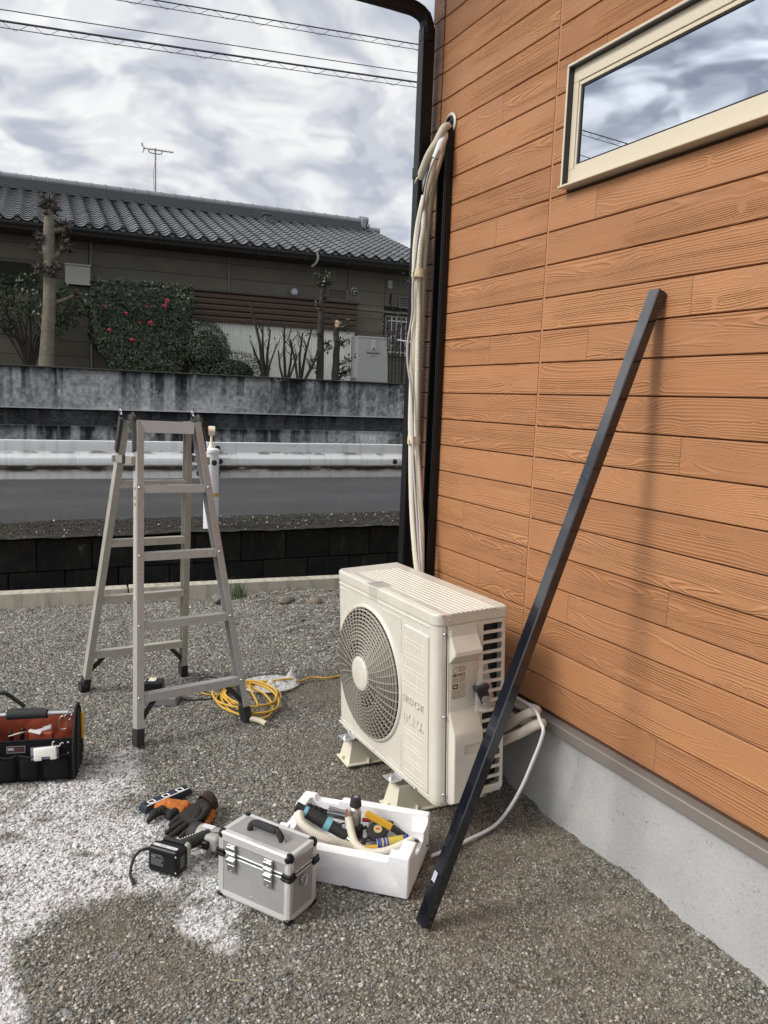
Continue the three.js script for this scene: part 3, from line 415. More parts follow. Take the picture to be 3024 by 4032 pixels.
  const gut = part(h, 'gutter', put(poly([...Array(13)].map((_, i) => [0.06 * Math.cos(PI + i / 12 * PI), 0.06 * Math.sin(PI + i / 12 * PI)]).concat([[0.054, 0.0]], [...Array(13)].map((_, i) => [0.054 * Math.cos(-i / 12 * PI), 0.054 * Math.sin(-i / 12 * PI)])), 24.6), -15.95, 4.33, 0.82, 0, PI / 2), M([0.03, 0.03, 0.032], 0.5));
  for (let x = -3.8; x < 8.6; x += 0.93) part(gut, 'bracket', [rod(V(x, 4.27, 0.83), V(x + 0.02, 4.20, 0.70), 0.008)], M([0.1, 0.1, 0.1], 0.5));
  part(h, 'hanging_hook', tube([[5.72, 4.36, 0.89], [5.75, 4.27, 0.88], [5.72, 4.16, 0.83], [5.66, 4.10, 0.76]], 0.022, 8), M([0.3, 0.3, 0.3], 0.5));
  // brown slatted valance over ribbed white sheet
  for (let k = 0; k < 5; k++) part(h, 'valance_slat', put(poly([[0, 0], [0.05, 0.012], [0.06, 0.07], [0.03, 0.105], [0, 0.11]], 3.42), 6.74, 2.905 + k * 0.112, 0.5, 0, -PI / 2, 0), brown);
  part(h, 'valance_cap', [rbox(3.5, 0.05, 0.6, 0.01, 5.05, 3.49, 0.28), rbox(0.05, 1.3, 0.05, 0.004, 6.76, 2.25, 0.5)], M([0.05, 0.035, 0.028], 0.5));
  { const n = 900, g = new THREE.PlaneGeometry(3.42, 1.25, n, 1), p = g.attributes.position; for (let i = 0; i < p.count; i++) p.setZ(i, 0.012 * Math.sin((p.getX(i) + 1.71) / 0.052 * 2 * PI)); g.computeVertexNormals(); part(h, 'corrugated_sheet', put(g, 5.02, 2.285, 0.46), M([0.90, 0.90, 0.85], 0.5, { map: smudge })); }
  part(h, 'sheet_screw', [4.05, 4.5, 5.0, 5.4, 6.0, 6.3, 6.6].map((x) => sph(0.016, 1, 1, 0.5, x, 2.72 - 0.01 * x, 0.475)), mat.dark);
  // window with white bars, vents, pipes, lamp, meter box
  const w = new THREE.Group(); w.name = 'window'; h.add(w);
  part(w, 'frame', [rbox(0.72, 0.05, 0.08, 0.006, 7.94, 3.33, 0.03), rbox(0.05, 0.85, 0.08, 0.006, 7.6, 2.92, 0.03), rbox(0.05, 0.85, 0.08, 0.006, 8.28, 2.92, 0.03), rbox(0.72, 0.05, 0.08, 0.006, 7.94, 2.5, 0.03)], trim);
  part(w, 'pane', box(0.64, 0.80, 0.01, 7.94, 2.92, 0.01), P([0.02, 0.022, 0.025], 0.05));
  for (let k = 0; k < 5; k++) part(w, 'bar', rbox(0.022, 0.83, 0.02, 0.004, 7.70 + k * 0.115, 2.9, 0.13), white); part(w, 'bar_rail', [rbox(0.62, 0.03, 0.02, 0.004, 7.94, 3.23, 0.118), rbox(0.62, 0.03, 0.02, 0.004, 7.94, 2.56, 0.118)], white);
  part(h, 'louvre', [rbox(0.44, 0.03, 0.05, 0.005, 6.46, 3.80, 0.04), rbox(0.44, 0.03, 0.05, 0.005, 6.46, 3.58, 0.04), rbox(0.03, 0.22, 0.05, 0.005, 6.25, 3.69, 0.04), rbox(0.03, 0.22, 0.05, 0.005, 6.67, 3.69, 0.04), ...[0, 1, 2].map((k) => put(box(0.4, 0.045, 0.008), 6.46, 3.635 + k * 0.055, 0.04, 0.6))], trim);
  part(h, 'louvre', [rbox(0.40, 0.03, 0.05, 0.005, 8.08, 3.76, 0.04), rbox(0.40, 0.03, 0.05, 0.005, 8.08, 3.54, 0.04), rbox(0.03, 0.22, 0.05, 0.005, 7.9, 3.65, 0.04), ...[0, 1, 2].map((k) => put(box(0.36, 0.045, 0.008), 8.08, 3.595 + k * 0.055, 0.04, 0.6))], trim);
  part(h, 'vent_hood', [cyl(0.085, 0.085, 0.03, 24, 6.84, 3.79, 0.035, PI / 2), put(cut(new THREE.SphereGeometry(0.075, 20, 14), [box(0.2, 0.2, 0.2, 0, 0, -0.1), put(box(0.2, 0.2, 0.2), 0, -0.10, 0.12, 0.7), sph(0.068, 1, 1, 1)]), 6.85, 3.78, 0.05)], M([0.28, 0.28, 0.26], 0.35, { metalness: 0.6 }));
  part(h, 'conduit', [tube([[6.73, 4.26, 0.05], [6.72, 4.0, 0.05], [6.70, 3.7, 0.05], [6.71, 3.56, 0.05], [6.74, 3.50, 0.05]], 0.018, 8)], trim);
  part(h, 'conduit', [tube([[1.545, 4.25, 0.06], [1.55, 4.15, 0.05], [1.53, 3.8, 0.05], [1.54, 2.6, 0.05], [1.53, 1.7, 0.05]], 0.020, 8)], M([0.24, 0.24, 0.2], 0.6));
  part(h, 'conduit', [tube([[7.70, 3.8, 0.05], [7.69, 3.62, 0.05], [7.72, 3.50, 0.05], [7.83, 3.44, 0.06]], 0.020, 8)], groove);
  part(h, 'socket', [rbox(0.10, 0.17, 0.03, 0.006, 7.67, 4.01, 0.04), sph(0.025, 1, 1, 0.8, 7.69, 4.0, 0.06)], M([0.42, 0.42, 0.38], 0.6));
  part(h, 'small_plate', rbox(0.07, 0.04, 0.02, 0.004, 7.86, 4.245, 0.3), white);
  part(h, 'lamp', [cyl(0.07, 0.07, 0.10, 20, 5.50, 3.66, 0.08, PI / 2), sph(0.062, 1, 1, 0.5, 5.50, 3.66, 0.135)], M([0.62, 0.62, 0.64], 0.5));
  part(h, 'hood_box', [rbox(0.44, 0.36, 0.18, 0.012, 1.30, 3.61, 0.10), rbox(0.47, 0.03, 0.22, 0.006, 1.30, 3.79, 0.11), rbox(0.46, 0.02, 0.20, 0.005, 1.30, 3.44, 0.1)], M([0.44, 0.44, 0.38], 0.5));
  part(h, 'meter', rbox(0.09, 0.2, 0.06, 0.012, 0.93, 2.70, 0.05), M([0.5, 0.5, 0.5], 0.5));
  part(h, 'shutter', rbox(1.6, 0.4, 0.10, 0.01, -0.2, 3.55, 0.06), groove);
}
{ // water heater tank
  const t = thing('water_heater', 'tall light grey water heater cabinet standing beside the corrugated sheet', 'water heater', hx(7.02, 0, 0.7).toArray(), HA);
  const m = M([0.46, 0.46, 0.45], 0.5, { map: smudge });
  part(t, 'cabinet', [rbox(0.70, 1.16, 0.62, 0.012, 0, 2.20, -0.2)], m); part(t, 'lid', rbox(0.715, 0.03, 0.64, 0.008, 0, 2.792, -0.2), M([0.5, 0.48, 0.44], 0.5));
  part(t, 'base_panel', rbox(0.70, 0.12, 0.625, 0.006, 0, 1.90, -0.2), m);
  part(t, 'panel', [rbox(0.10, 0.2, 0.012, 0.012, 0.0, 2.63, 0.115), rbox(0.06, 0.05, 0.012, 0.01, 0.0, 2.57, 0.122)], M([0.5, 0.5, 0.48], 0.4)); part(t, 'knob', sph(0.018, 1.2, 0.8, 0.5, 0, 2.57, 0.13), mat.dark);
  const tx = text('Panasonic', 0.043, 0.004); tx.translate(-(tx.boundingBox.max.x) / 2, 2.455, 0.11); part(t, 'lettering', tx, M([0.03, 0.03, 0.035], 0.6));
  const t2 = text('EcoCute', 0.022, 0.003, fontR); t2.translate(-(t2.boundingBox.max.x) / 2, 2.40, 0.11); part(t, 'lettering', t2, M([0.16, 0.16, 0.16], 0.6));
}
{ // aerial
  const a = thing('television_aerial', 'thin television aerial on a mast above the tiled roof ridge', 'aerial', hx(3.13, 0, -3.3).toArray(), HA), m = M([0.30, 0.28, 0.26], 0.5, { metalness: 0.4 });
  part(a, 'mast', [cyl(0.018, 0.016, 1.05, 8, 0, 6.5, 0), tube([[0.02, 6.8, 0.02], [-0.05, 6.5, 0.05], [-0.03, 6.1, 0.02]], 0.006, 5)], m);
  part(a, 'boom', [rod(V(-0.28, 6.985, 0), V(0.40, 6.985, 0), 0.012), tube([[-0.15, 6.985, 0], [-0.14, 6.92, 0], [-0.1, 6.905, 0], [0.1, 6.905, 0], [0.14, 6.92, 0], [0.15, 6.985, 0]], 0.012, 6), ...[...Array(11)].map((_, k) => rod(V(-0.12 + k * 0.05, 6.985, -0.12), V(-0.12 + k * 0.05, 6.985, 0.12), 0.005, 5))], m);
  part(a, 'reflector', [rod(V(-0.31, 7.09, -0.02), V(-0.24, 7.00, 0), 0.010), rod(V(-0.24, 6.98, 0), V(-0.29, 6.88, 0.02), 0.010), rod(V(-0.29, 7.06, -0.14), V(-0.29, 7.06, 0.14), 0.008), rod(V(-0.27, 6.92, -0.14), V(-0.27, 6.92, 0.14), 0.008)], m);
}
{ // overhead cables along the road
  const cm = M([0.06, 0.06, 0.075], 0.6), line = (x) => 0.0746 * (x + 1.63);
  const cable = (y0, z, label, r1, gap) => {
    const c = thing('overhead_cable', label, 'cable', [0, 0, z], 0), a = [], b = [], zg = [];
    const sag = (x) => y0 + line(x) + 0.0009 * (x - 4) * (x - 4);
    for (let x = -40; x <= 24; x += 2) { a.push([x, sag(x), 0]); b.push([x, sag(x) - gap, 0]); }
    part(c, 'cable', tube(a, r1, 6, 120), cm);
    if (gap) { part(c, 'messenger', tube(b, 0.0045, 5, 120), cm); const rr = rng(Math.round(y0 * 100)); for (let x = -40, k = 0; x <= 24; x += 0.13 + 0.07 * rr(), k++) zg.push([x, sag(x) - (k % 2 ? -0.010 * rr() : gap + 0.02 * rr()), 0.014 * (rr() - 0.5)]); part(c, 'spiral_hanger', tube(zg, 0.0026, 4, zg.length * 3), M([0.2, 0.2, 0.21], 0.5)); }
  };
  cable(5.055, -7.0, 'thick overhead cable laced with a zigzag hanger, the lower of the two', 0.0105, 0.062);
  cable(5.16, -7.0, 'thin single overhead wire between the two laced cables', 0.005, 0);
  cable(5.49, -7.0, 'upper laced overhead cable cutting the top of the sky', 0.007, 0.062);
}
// ---------------------------------------------------------------- garden behind the wall (positions in the tiled house's axes, turned to world)
const bark = (c, s = 1) => M(c, 0.95, { bumpMap: grit, bumpScale: 0.02 * s, map: concreteT });
const leafM = P(0xffffff, 0.42, { vertexColors: true, side: THREE.DoubleSide, transmission: 0.12, thickness: 0 });
function leaves(list, seed, cols) { // list of [x,y,z,size]; folded two-quad leaves
  const r = rng(seed), pos = [], col = [], o = new THREE.Object3D(), v = V(0, 0, 0), base = [[0, 0, 0], [0.5, 0.28, 0.06], [1, 0, 0.02], [0.5, -0.28, 0.06]];
  for (const [x, y, z, s, nx, ny, nz] of list) {
    o.position.set(x, y, z); o.rotation.set(r() * 6.28, r() * 6.28, r() * 6.28);
    if (nx !== undefined) { o.lookAt(x + nx + (r() - 0.5) * 1.3, y + ny + 0.2 + (r() - 0.5) * 1.1, z + nz + (r() - 0.5) * 1.3); o.rotateZ(r() * 6.28); }
    o.scale.setScalar(s * (0.7 + 0.6 * r())); o.updateMatrix(); const c = cols[Math.floor(r() * cols.length)], k = 0.7 + 0.6 * r(), q = base.map((b) => v.set(...b).applyMatrix4(o.matrix).toArray());
    for (const i of [0, 1, 2, 0, 2, 3]) { pos.push(...q[i]); col.push(c[0] * k, c[1] * k, c[2] * k); }
  }
  const g = new THREE.BufferGeometry(); g.setAttribute('position', new THREE.Float32BufferAttribute(pos, 3)); g.setAttribute('color', new THREE.Float32BufferAttribute(col, 3)); g.computeVertexNormals(); return g;
}
function branch(out, a, d, len, r0, depth, r, tips, kink = 0.35) { // crooked tapering limbs
  let p = a.clone(), dir = d.clone().normalize(), n = 4, rad = r0; const seg = len / n;
  for (let i = 0; i < n; i++) { const q = p.clone().addScaledVector(dir, seg), r1 = rad * 0.84; out.push(rod(p, q, rad, 6, r1)); p = q; rad = r1; dir.add(V((r() - 0.5) * kink, (r() - 0.4) * kink * 0.6, (r() - 0.5) * kink)).normalize(); if (depth > 0 && i > 0 && r() < 0.75) branch(out, p, dir.clone().add(V((r() - 0.5) * 1.5, 0.2 * r(), (r() - 0.5) * 1.5)), len * (0.35 + 0.3 * r()), rad * 0.6, depth - 1, r, tips, kink); }
  tips.push(p);
}
const greens = [[0.022, 0.048, 0.020], [0.030, 0.062, 0.022], [0.018, 0.036, 0.018], [0.045, 0.075, 0.030]], plants = (n, l, c, x, z, g) => thing(n, l, c, hx(x, 1.79, z).toArray(), HA, g);
{ // pollarded tree on the left
  const t = plants('pollarded_tree', 'pollarded tree with knobbly stubs on a pale trunk, left of the hedge', 'tree', 0.77, 1.4), r = rng(31), geo = [], kn = [];
  const path = [[-0.06, -0.1, 0], [-0.02, 0.5, 0], [0.02, 1.1, 0.02], [0.04, 1.7, 0], [0.03, 2.1, 0], [0.045, 2.5, 0], [0.05, 2.74, 0]], rad = [0.14, 0.115, 0.105, 0.10, 0.105, 0.085, 0.06];
  for (let i = 0; i < path.length - 1; i++) geo.push(rod(V(...path[i]), V(...path[i + 1]), rad[i], 14, rad[i + 1]), sph(rad[i + 1], 1, 1, 1, ...path[i + 1]));
  const knob = (x, y, z, s0) => { const s = s0 * 1.45; for (let i = 0; i < 14; i++) { const a = V(r() - 0.5, r() - 0.4, r() - 0.5).normalize().multiplyScalar(s * (0.35 + 0.65 * r())); kn.push(put(new THREE.IcosahedronGeometry(s * (0.18 + 0.2 * r()), 0), x + a.x, y + a.y, z + a.z)); } for (let i = 0; i < 12; i++) { const a = V(r() - 0.5, r() * 0.9 - 0.2, r() - 0.5).normalize(); kn.push(rod(V(x, y, z), V(x + a.x * s * 1.35, y + a.y * s * 1.35, z + a.z * s * 1.35), s * 0.12, 5, s * 0.05)); } };
  for (const [y, dx, dy, dz, s, r0] of [[2.35, 0.27, 0.07, 0.04, 0.09, 0.055], [2.2, -0.13, 0.02, 0.06, 0.07, 0.05], [1.86, 0.26, 0.24, 0.05, 0.10, 0.06], [1.95, -0.22, 0.08, 0.03, 0.05, 0.03], [1.68, 0.14, 0.05, 0.10, 0.09, 0.05], [1.65, -0.16, 0.04, 0.05, 0.09, 0.045], [1.15, 0.40, 0.17, 0.06, 0.075, 0.04], [1.82, -0.13, 0.04, 0.0, 0.035, 0.02], [1.62, 0.02, 0.03, 0.12, 0.08, 0.05]]) { const a = V(0.03, y, 0), b = V(0.03 + dx, y + dy, dz), m = a.clone().lerp(b, 0.55).add(V(0, -0.03, 0)); geo.push(rod(a, m, r0, 8, r0 * 0.85), rod(m, b, r0 * 0.85, 8, r0 * 0.7)); knob(b.x, b.y, b.z, s); }
  knob(0.05, 2.78, 0, 0.12); knob(0.06, 2.68, 0.03, 0.10);
  part(t, 'trunk', metric(merge(geo), 2.5), bark([0.50, 0.44, 0.34])); part(t, 'stubs', kn, bark([0.20, 0.16, 0.125]));
}
function bush(name, label, cat, x, z, n, shape, size, seed, cols, extra) {
  const t = plants(name, label, cat, x, z), r = rng(seed), l = [], st = [], tips = [];
  for (let i = 0; i < n; i++) { const q = shape(r); if (q) l.push([q[0], q[1], q[2], size, q[3], q[4], q[5]]); }
  for (let i = 0; i < 7; i++) branch(st, V((r() - 0.5) * 0.3, -0.1, (r() - 0.5) * 0.2), V((r() - 0.5) * 0.9, 1.2, (r() - 0.5) * 0.6), extra?.stem ?? 0.8, 0.022, 1, r, tips);
  part(t, 'crown', leaves(l, seed + 1, cols), leafM); part(t, 'trunk', st, bark([0.10, 0.08, 0.06])); return t;
}
{ // clipped camellia block with red flowers
  const w = 1.72, hgt = 1.66, core = (r) => { // near the surface of a block that narrows towards the ground
    const y = Math.pow(r(), 0.85) * hgt, nar = 0.70 + 0.30 * step(0.0, 0.75, y), top = y > hgt - 0.18; let u = (r() * 2 - 1), v = (r() * 2 - 1), nx = 0, ny = 0, nz = 0; const f = r();
    if (top && f < 0.6) { ny = 1; return [u * w / 2, hgt - 0.03 - 0.05 * r() + 0.03 * fbm(u * 4, v * 4, 2), v * 0.36, nx, ny, nz]; }
    if (f < 0.74) { v = 1; nz = 1; } else { u = Math.sign(u); nx = u; }
    const bump = 0.16 * (fbm(u * 4 + 2, y * 5, 3) - 0.5), deep = r() < 0.35 ? 0.1 * r() : 0; if (y < 0.35 && r() < 0.45) return null;
    return [(u * w / 2 + nx * (bump - deep)) * nar + 0.08 * (1 - nar), y, (v * 0.4 + nz * (bump - deep)), nx, ny, nz]; };
  const t = bush('camellia_hedge', 'square-clipped dark camellia hedge dotted with red flowers', 'hedge', 2.36, 1.0, 14000, core, 0.058, 41, [...greens, [0.05, 0.035, 0.02]]);
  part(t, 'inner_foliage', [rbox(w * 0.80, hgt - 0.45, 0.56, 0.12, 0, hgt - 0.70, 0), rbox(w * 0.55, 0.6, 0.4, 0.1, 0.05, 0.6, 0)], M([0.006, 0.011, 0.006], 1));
  const r = rng(8), fm = M([0.42, 0.028, 0.065], 0.6, { side: THREE.DoubleSide });
  for (const [x, y, s] of [[0.40, 1.34, 1.1], [0.35, 1.25, 1.2], [-0.32, 1.07, 1.0], [0.10, 0.93, 1.2], [-0.60, 0.76, 1.1], [-0.21, 0.60, 1.3], [-0.08, 0.92, 0.7], [0.04, 1.22, 0.6], [-0.66, 1.15, 0.7]]) { const g = []; for (let i = 0; i < 8; i++) g.push(put(new THREE.SphereGeometry(0.021 * s, 6, 4).scale(1, 0.5, 0.8), (r() - 0.5) * 0.05 * s, (r() - 0.5) * 0.05 * s, 0.02 * r(), r() * 3, r() * 3, r() * 3)); const m = part(t, 'flower', g, fm); m.position.set(x, y, 0.46); }
}
{ const ball = (r) => { const th = r() * 6.28, ph = Math.acos(1 - 1.35 * r()), k = 0.92 + 0.16 * r(), nx = Math.sin(ph) * Math.cos(th), ny = Math.cos(ph), nz = Math.sin(ph) * Math.sin(th); const low = r() < 0.4; return low ? [0.12 + nx * 0.62 * k + 0.2 * step(0, 1, nx), Math.max(0.02, 0.18 + ny * 0.36 * k), nz * 0.42 * k, nx, ny, nz] : [-0.24 + nx * 0.42 * k, Math.max(0.05, 0.50 + ny * 0.52 * k), nz * 0.40 * k, nx, ny, nz]; };
  const t = bush('round_shrub', 'low rounded dark green shrub beside the camellia hedge', 'shrub', 3.72, 1.25, 9000, ball, 0.035, 43, greens, { stem: 0.4 });
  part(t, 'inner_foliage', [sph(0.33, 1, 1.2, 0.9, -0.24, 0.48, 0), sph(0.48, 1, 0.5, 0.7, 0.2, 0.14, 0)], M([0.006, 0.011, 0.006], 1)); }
{ // loose camellia at the far left: clumps on thin stems
  const t = plants('loose_camellia', 'loose leggy camellia shrub behind the pollarded tree', 'shrub', 0.42, 1.0), r = rng(51), st = [], tips = [], l = [];
  for (const [x, y] of [[-0.25, 1.5], [0.1, 1.55], [0.45, 1.4], [0.75, 1.3], [0.85, 1.15], [-0.4, 1.2], [-0.1, 1.0], [0.3, 1.05], [0.6, 0.9], [-0.35, 0.75], [0.35, 0.72], [-0.6, 1.0], [-0.6, 1.4], [0.05, 1.28], [-0.9, 1.1], [-1.0, 0.7]]) { const a = V(0.05 + x * 0.2, 0.3 + 0.3 * r(), 0), b = V(x, y, (r() - 0.5) * 0.5); st.push(rod(V(0.02, -0.1, 0), a, 0.022, 6, 0.018), rod(a, b, 0.016, 5, 0.008)); for (let i = 0; i < 210; i++) { const q = V(r() - 0.5, r() - 0.5, r() - 0.5); l.push([b.x + q.x * 0.46, b.y + q.y * 0.26, b.z + q.z * 0.4, 0.062]); } }
  for (let i = 0; i < 5; i++) branch(st, V(0, 0, 0), V(r() - 0.5, 0.9, r() - 0.5), 0.9, 0.02, 2, r, tips);
  part(t, 'trunk', st, bark([0.12, 0.10, 0.08])); part(t, 'crown', leaves(l, 52, [...greens, [0.07, 0.10, 0.035]]), leafM);
}
{ // bare pruned shrubs against the ribbed sheet
  const labels = ['leftmost bare pruned shrub, its tall limb rising above the sheet', 'middle bare shrub with thin forked twigs before the white sheet', 'bare shrub with crossing limbs just left of the leafy trunk'];
  [[4.58, 1.5, [[-0.32, 1.45], [-0.1, 1.05], [0.05, 0.95], [0.15, 0.6], [-0.3, 0.65]]], [4.98, 1.45, [[-0.03, 1.1], [0.12, 0.75], [-0.16, 0.55], [0.2, 0.5]]], [5.25, 1.5, [[0.22, 1.05], [-0.22, 0.8], [0.05, 0.95], [0.38, 0.7], [0.3, 0.45]]]].forEach(([x, z, limbs], i) => {
    const t = plants('bare_shrub', labels[i], 'shrub', x, z), r = rng(61 + i), g = [], tips = [];
    for (const [dx, dy] of limbs) { const a = V(dx * 0.1 + 0.05 * (r() - 0.5), -0.1, 0.1 * (r() - 0.5)), m = V(dx * 0.55 + 0.08 * (r() - 0.5), dy * 0.5, 0.12 * (r() - 0.5)), b = V(dx, dy, 0.15 * (r() - 0.5)); const r0 = 0.018 + 0.014 * dy; g.push(rod(a, m, r0, 7, r0 * 0.75), rod(m, b, r0 * 0.75, 7, r0 * 0.45), sph(r0 * 0.8, 1, 1, 1, m.x, m.y, m.z)); for (let k = 0; k < 5; k++) branch(g, m.clone().lerp(b, r()), V((r() - 0.5) * 1.4, 0.8, (r() - 0.5)), 0.10 + 0.22 * r(), 0.010, 1, r, tips, 0.6); }
    part(t, 'limbs', g, bark([0.105, 0.085, 0.062]));
  });
}
{ const mk = (name, label, x, z, H, rad, twigs, ls, seed, cut) => { const t = plants(name, label, 'tree', x, z), r = rng(seed), g = [], tips = [], l = []; let p = V(0, -0.1, 0); for (let i = 1; i <= 6; i++) { const q = V(0.03 * (r() - 0.5), H * i / 6, 0.03 * (r() - 0.5)); g.push(rod(p, q, rad * (1.1 - 0.06 * i), 10, rad * (1.04 - 0.06 * i)), sph(rad * (1.04 - 0.06 * i), 1, 1, 1, q.x, q.y, q.z)); p = q; }
    for (const [y, dx, n, up] of twigs) { const tp = []; for (let k = 0; k < n; k++) branch(g, V(0, y * H, 0), V(dx * (0.6 + 0.8 * r()), up + 0.4 * r(), (r() - 0.5) * 0.9), 0.12 + 0.26 * r() * Math.max(0.5, Math.abs(dx)), 0.014, 1, r, tp, 0.6); for (const q of tp) if (r() < ls) for (let i = 0; i < 7; i++) l.push([q.x + (r() - 0.5) * 0.12, q.y + (r() - 0.5) * 0.12, q.z + (r() - 0.5) * 0.12, 0.07]); }
    part(t, 'trunk', g, bark([0.12, 0.105, 0.085])); if (cut) part(t, 'cut_top', [lathe([[0, 0.02], [rad * 0.6, 0], [rad * 0.75, -0.06], [rad * 0.75, -0.12]], 8, 0, H + 0.05, 0), put(new THREE.ConeGeometry(0.02, 0.07, 4), 0.02, H + 0.06, 0), put(new THREE.ConeGeometry(0.02, 0.06, 4), -0.02, H + 0.05, 0)], M([0.5, 0.36, 0.22], 0.9));
    part(t, 'crown', leaves(l, seed + 1, [...greens, [0.06, 0.08, 0.03], [0.08, 0.045, 0.03]]), leafM); };
  mk('small_tree', 'slim tree with a tuft of twigs on top, right of the bare shrubs', 5.66, 1.45, 1.78, 0.075, [[1, -0.7, 5, 0.8], [1, 0.7, 5, 0.8], [1, 0.1, 5, 1], [0.85, 0.5, 2, 0.3], [0.75, -0.5, 2, 0.5], [0.7, 0.6, 2, -0.3], [0.55, -0.5, 2, -0.2], [0.4, 0.6, 2, 0.2], [0.3, 0.6, 2, 0.4], [0.12, -0.6, 2, 0.3]], 0.55, 71);
  mk('lopped_tree', 'lopped trunk with pale sawn top standing before the white sheet', 5.97, 1.5, 1.16, 0.075, [[0.9, 0.9, 3, 0.1], [0.62, 1.0, 4, 0.2], [0.3, 0.9, 4, 0.2], [0.15, 1.0, 5, 0.1], [0.05, 0.9, 5, 0.3]], 0.5, 75, true); }
{ const t = plants('red_leaved_shrub', 'thin-stemmed shrub with dark red leaves before the barred window', 'shrub', 7.42, 1.4), r = rng(81), g = [], tips = [], l = [];
  for (let i = 0; i < 9; i++) { const x = -0.25 + 0.06 * i; const b = V(x * 1.3, 0.75 + 0.5 * r(), (r() - 0.5) * 0.3); g.push(rod(V(x, -0.1, (r() - 0.5) * 0.2), b, 0.014, 6, 0.009)); branch(g, b, V((r() - 0.5) * 0.5, 1, 0), 0.35, 0.008, 1, r, tips, 0.6); for (let k = 0; k < 70; k++) l.push([b.x + (r() - 0.5) * 0.3, b.y + (r() - 0.55) * 0.3, b.z + (r() - 0.5) * 0.3, 0.045]); for (let k = 0; k < 12; k++) l.push([b.x + (r() - 0.5) * 0.4, b.y + r() * 0.5, b.z + (r() - 0.5) * 0.3, 0.04]); }
  for (let k = 0; k < 40; k++) l.push([0.15 + (r() - 0.5) * 0.2, 2.05 + (r() - 0.5) * 0.2, (r() - 0.5) * 0.2, 0.05]);
  part(t, 'stems', g, bark([0.06, 0.05, 0.045])); part(t, 'crown', leaves(l, 82, [[0.06, 0.012, 0.015], [0.035, 0.025, 0.02], [0.09, 0.015, 0.02], [0.03, 0.04, 0.02]]), leafM); }
{ // grass at the kerb and sprigs on the lot
  const blade = (list, seed) => { const r = rng(seed), pos = []; for (const [x, z, h] of list) { const a = r() * 6.28, w = 0.0022, l = 0.35 * h * r(), c = Math.cos(a), s = Math.sin(a); pos.push(x - s * w, 0, z + c * w, x + s * w, 0, z - c * w, x + c * l * 0.4 + s * w * 0.8, h * 0.6, z + s * l * 0.4, x - s * w, 0, z + c * w, x + c * l * 0.4 + s * w * 0.8, h * 0.6, z + s * l * 0.4, x + c * l, h, z + s * l); } const g = new THREE.BufferGeometry(); g.setAttribute('position', new THREE.Float32BufferAttribute(pos, 3)); g.computeVertexNormals(); return plain(g); };
  const r = rng(91), a = [], b = [];
  for (let i = 0; i < 60; i++) a.push([(r() - 0.5) * 0.14, (r() - 0.5) * 0.05, 0.05 + 0.10 * r()]);
  const gm = M([0.07, 0.13, 0.035], 0.7, { side: THREE.DoubleSide });
  const tuft = solo('grass_tuft', 'tuft of green grass growing against the kerb behind the ladder', 'grass', blade(a, 3), gm, [-0.20, 0, -3.30]); tuft.userData.kind = 'stuff';
  for (const [x, z, n, s] of [[-1.72, -1.9, 40, 0.16], [-0.2, -2.3, 40, 0.22], [-0.5, -2.6, 30, 0.2], [-0.25, -2.1, 30, 0.2], [-1.4, -2.6, 25, 0.15], [-0.75, -2.9, 30, 0.2], [-1.9, -2.6, 30, 0.2]]) for (let i = 0; i < n; i++) b.push([x + (r() - 0.5) * s * 1.6, z + (r() - 0.5) * s, 0.008 + 0.018 * r()]);
  const sp = solo('weeds', 'sparse low green weeds scattered over the far gravel', 'weeds', blade(b, 4), gm); sp.userData.kind = 'stuff';
}
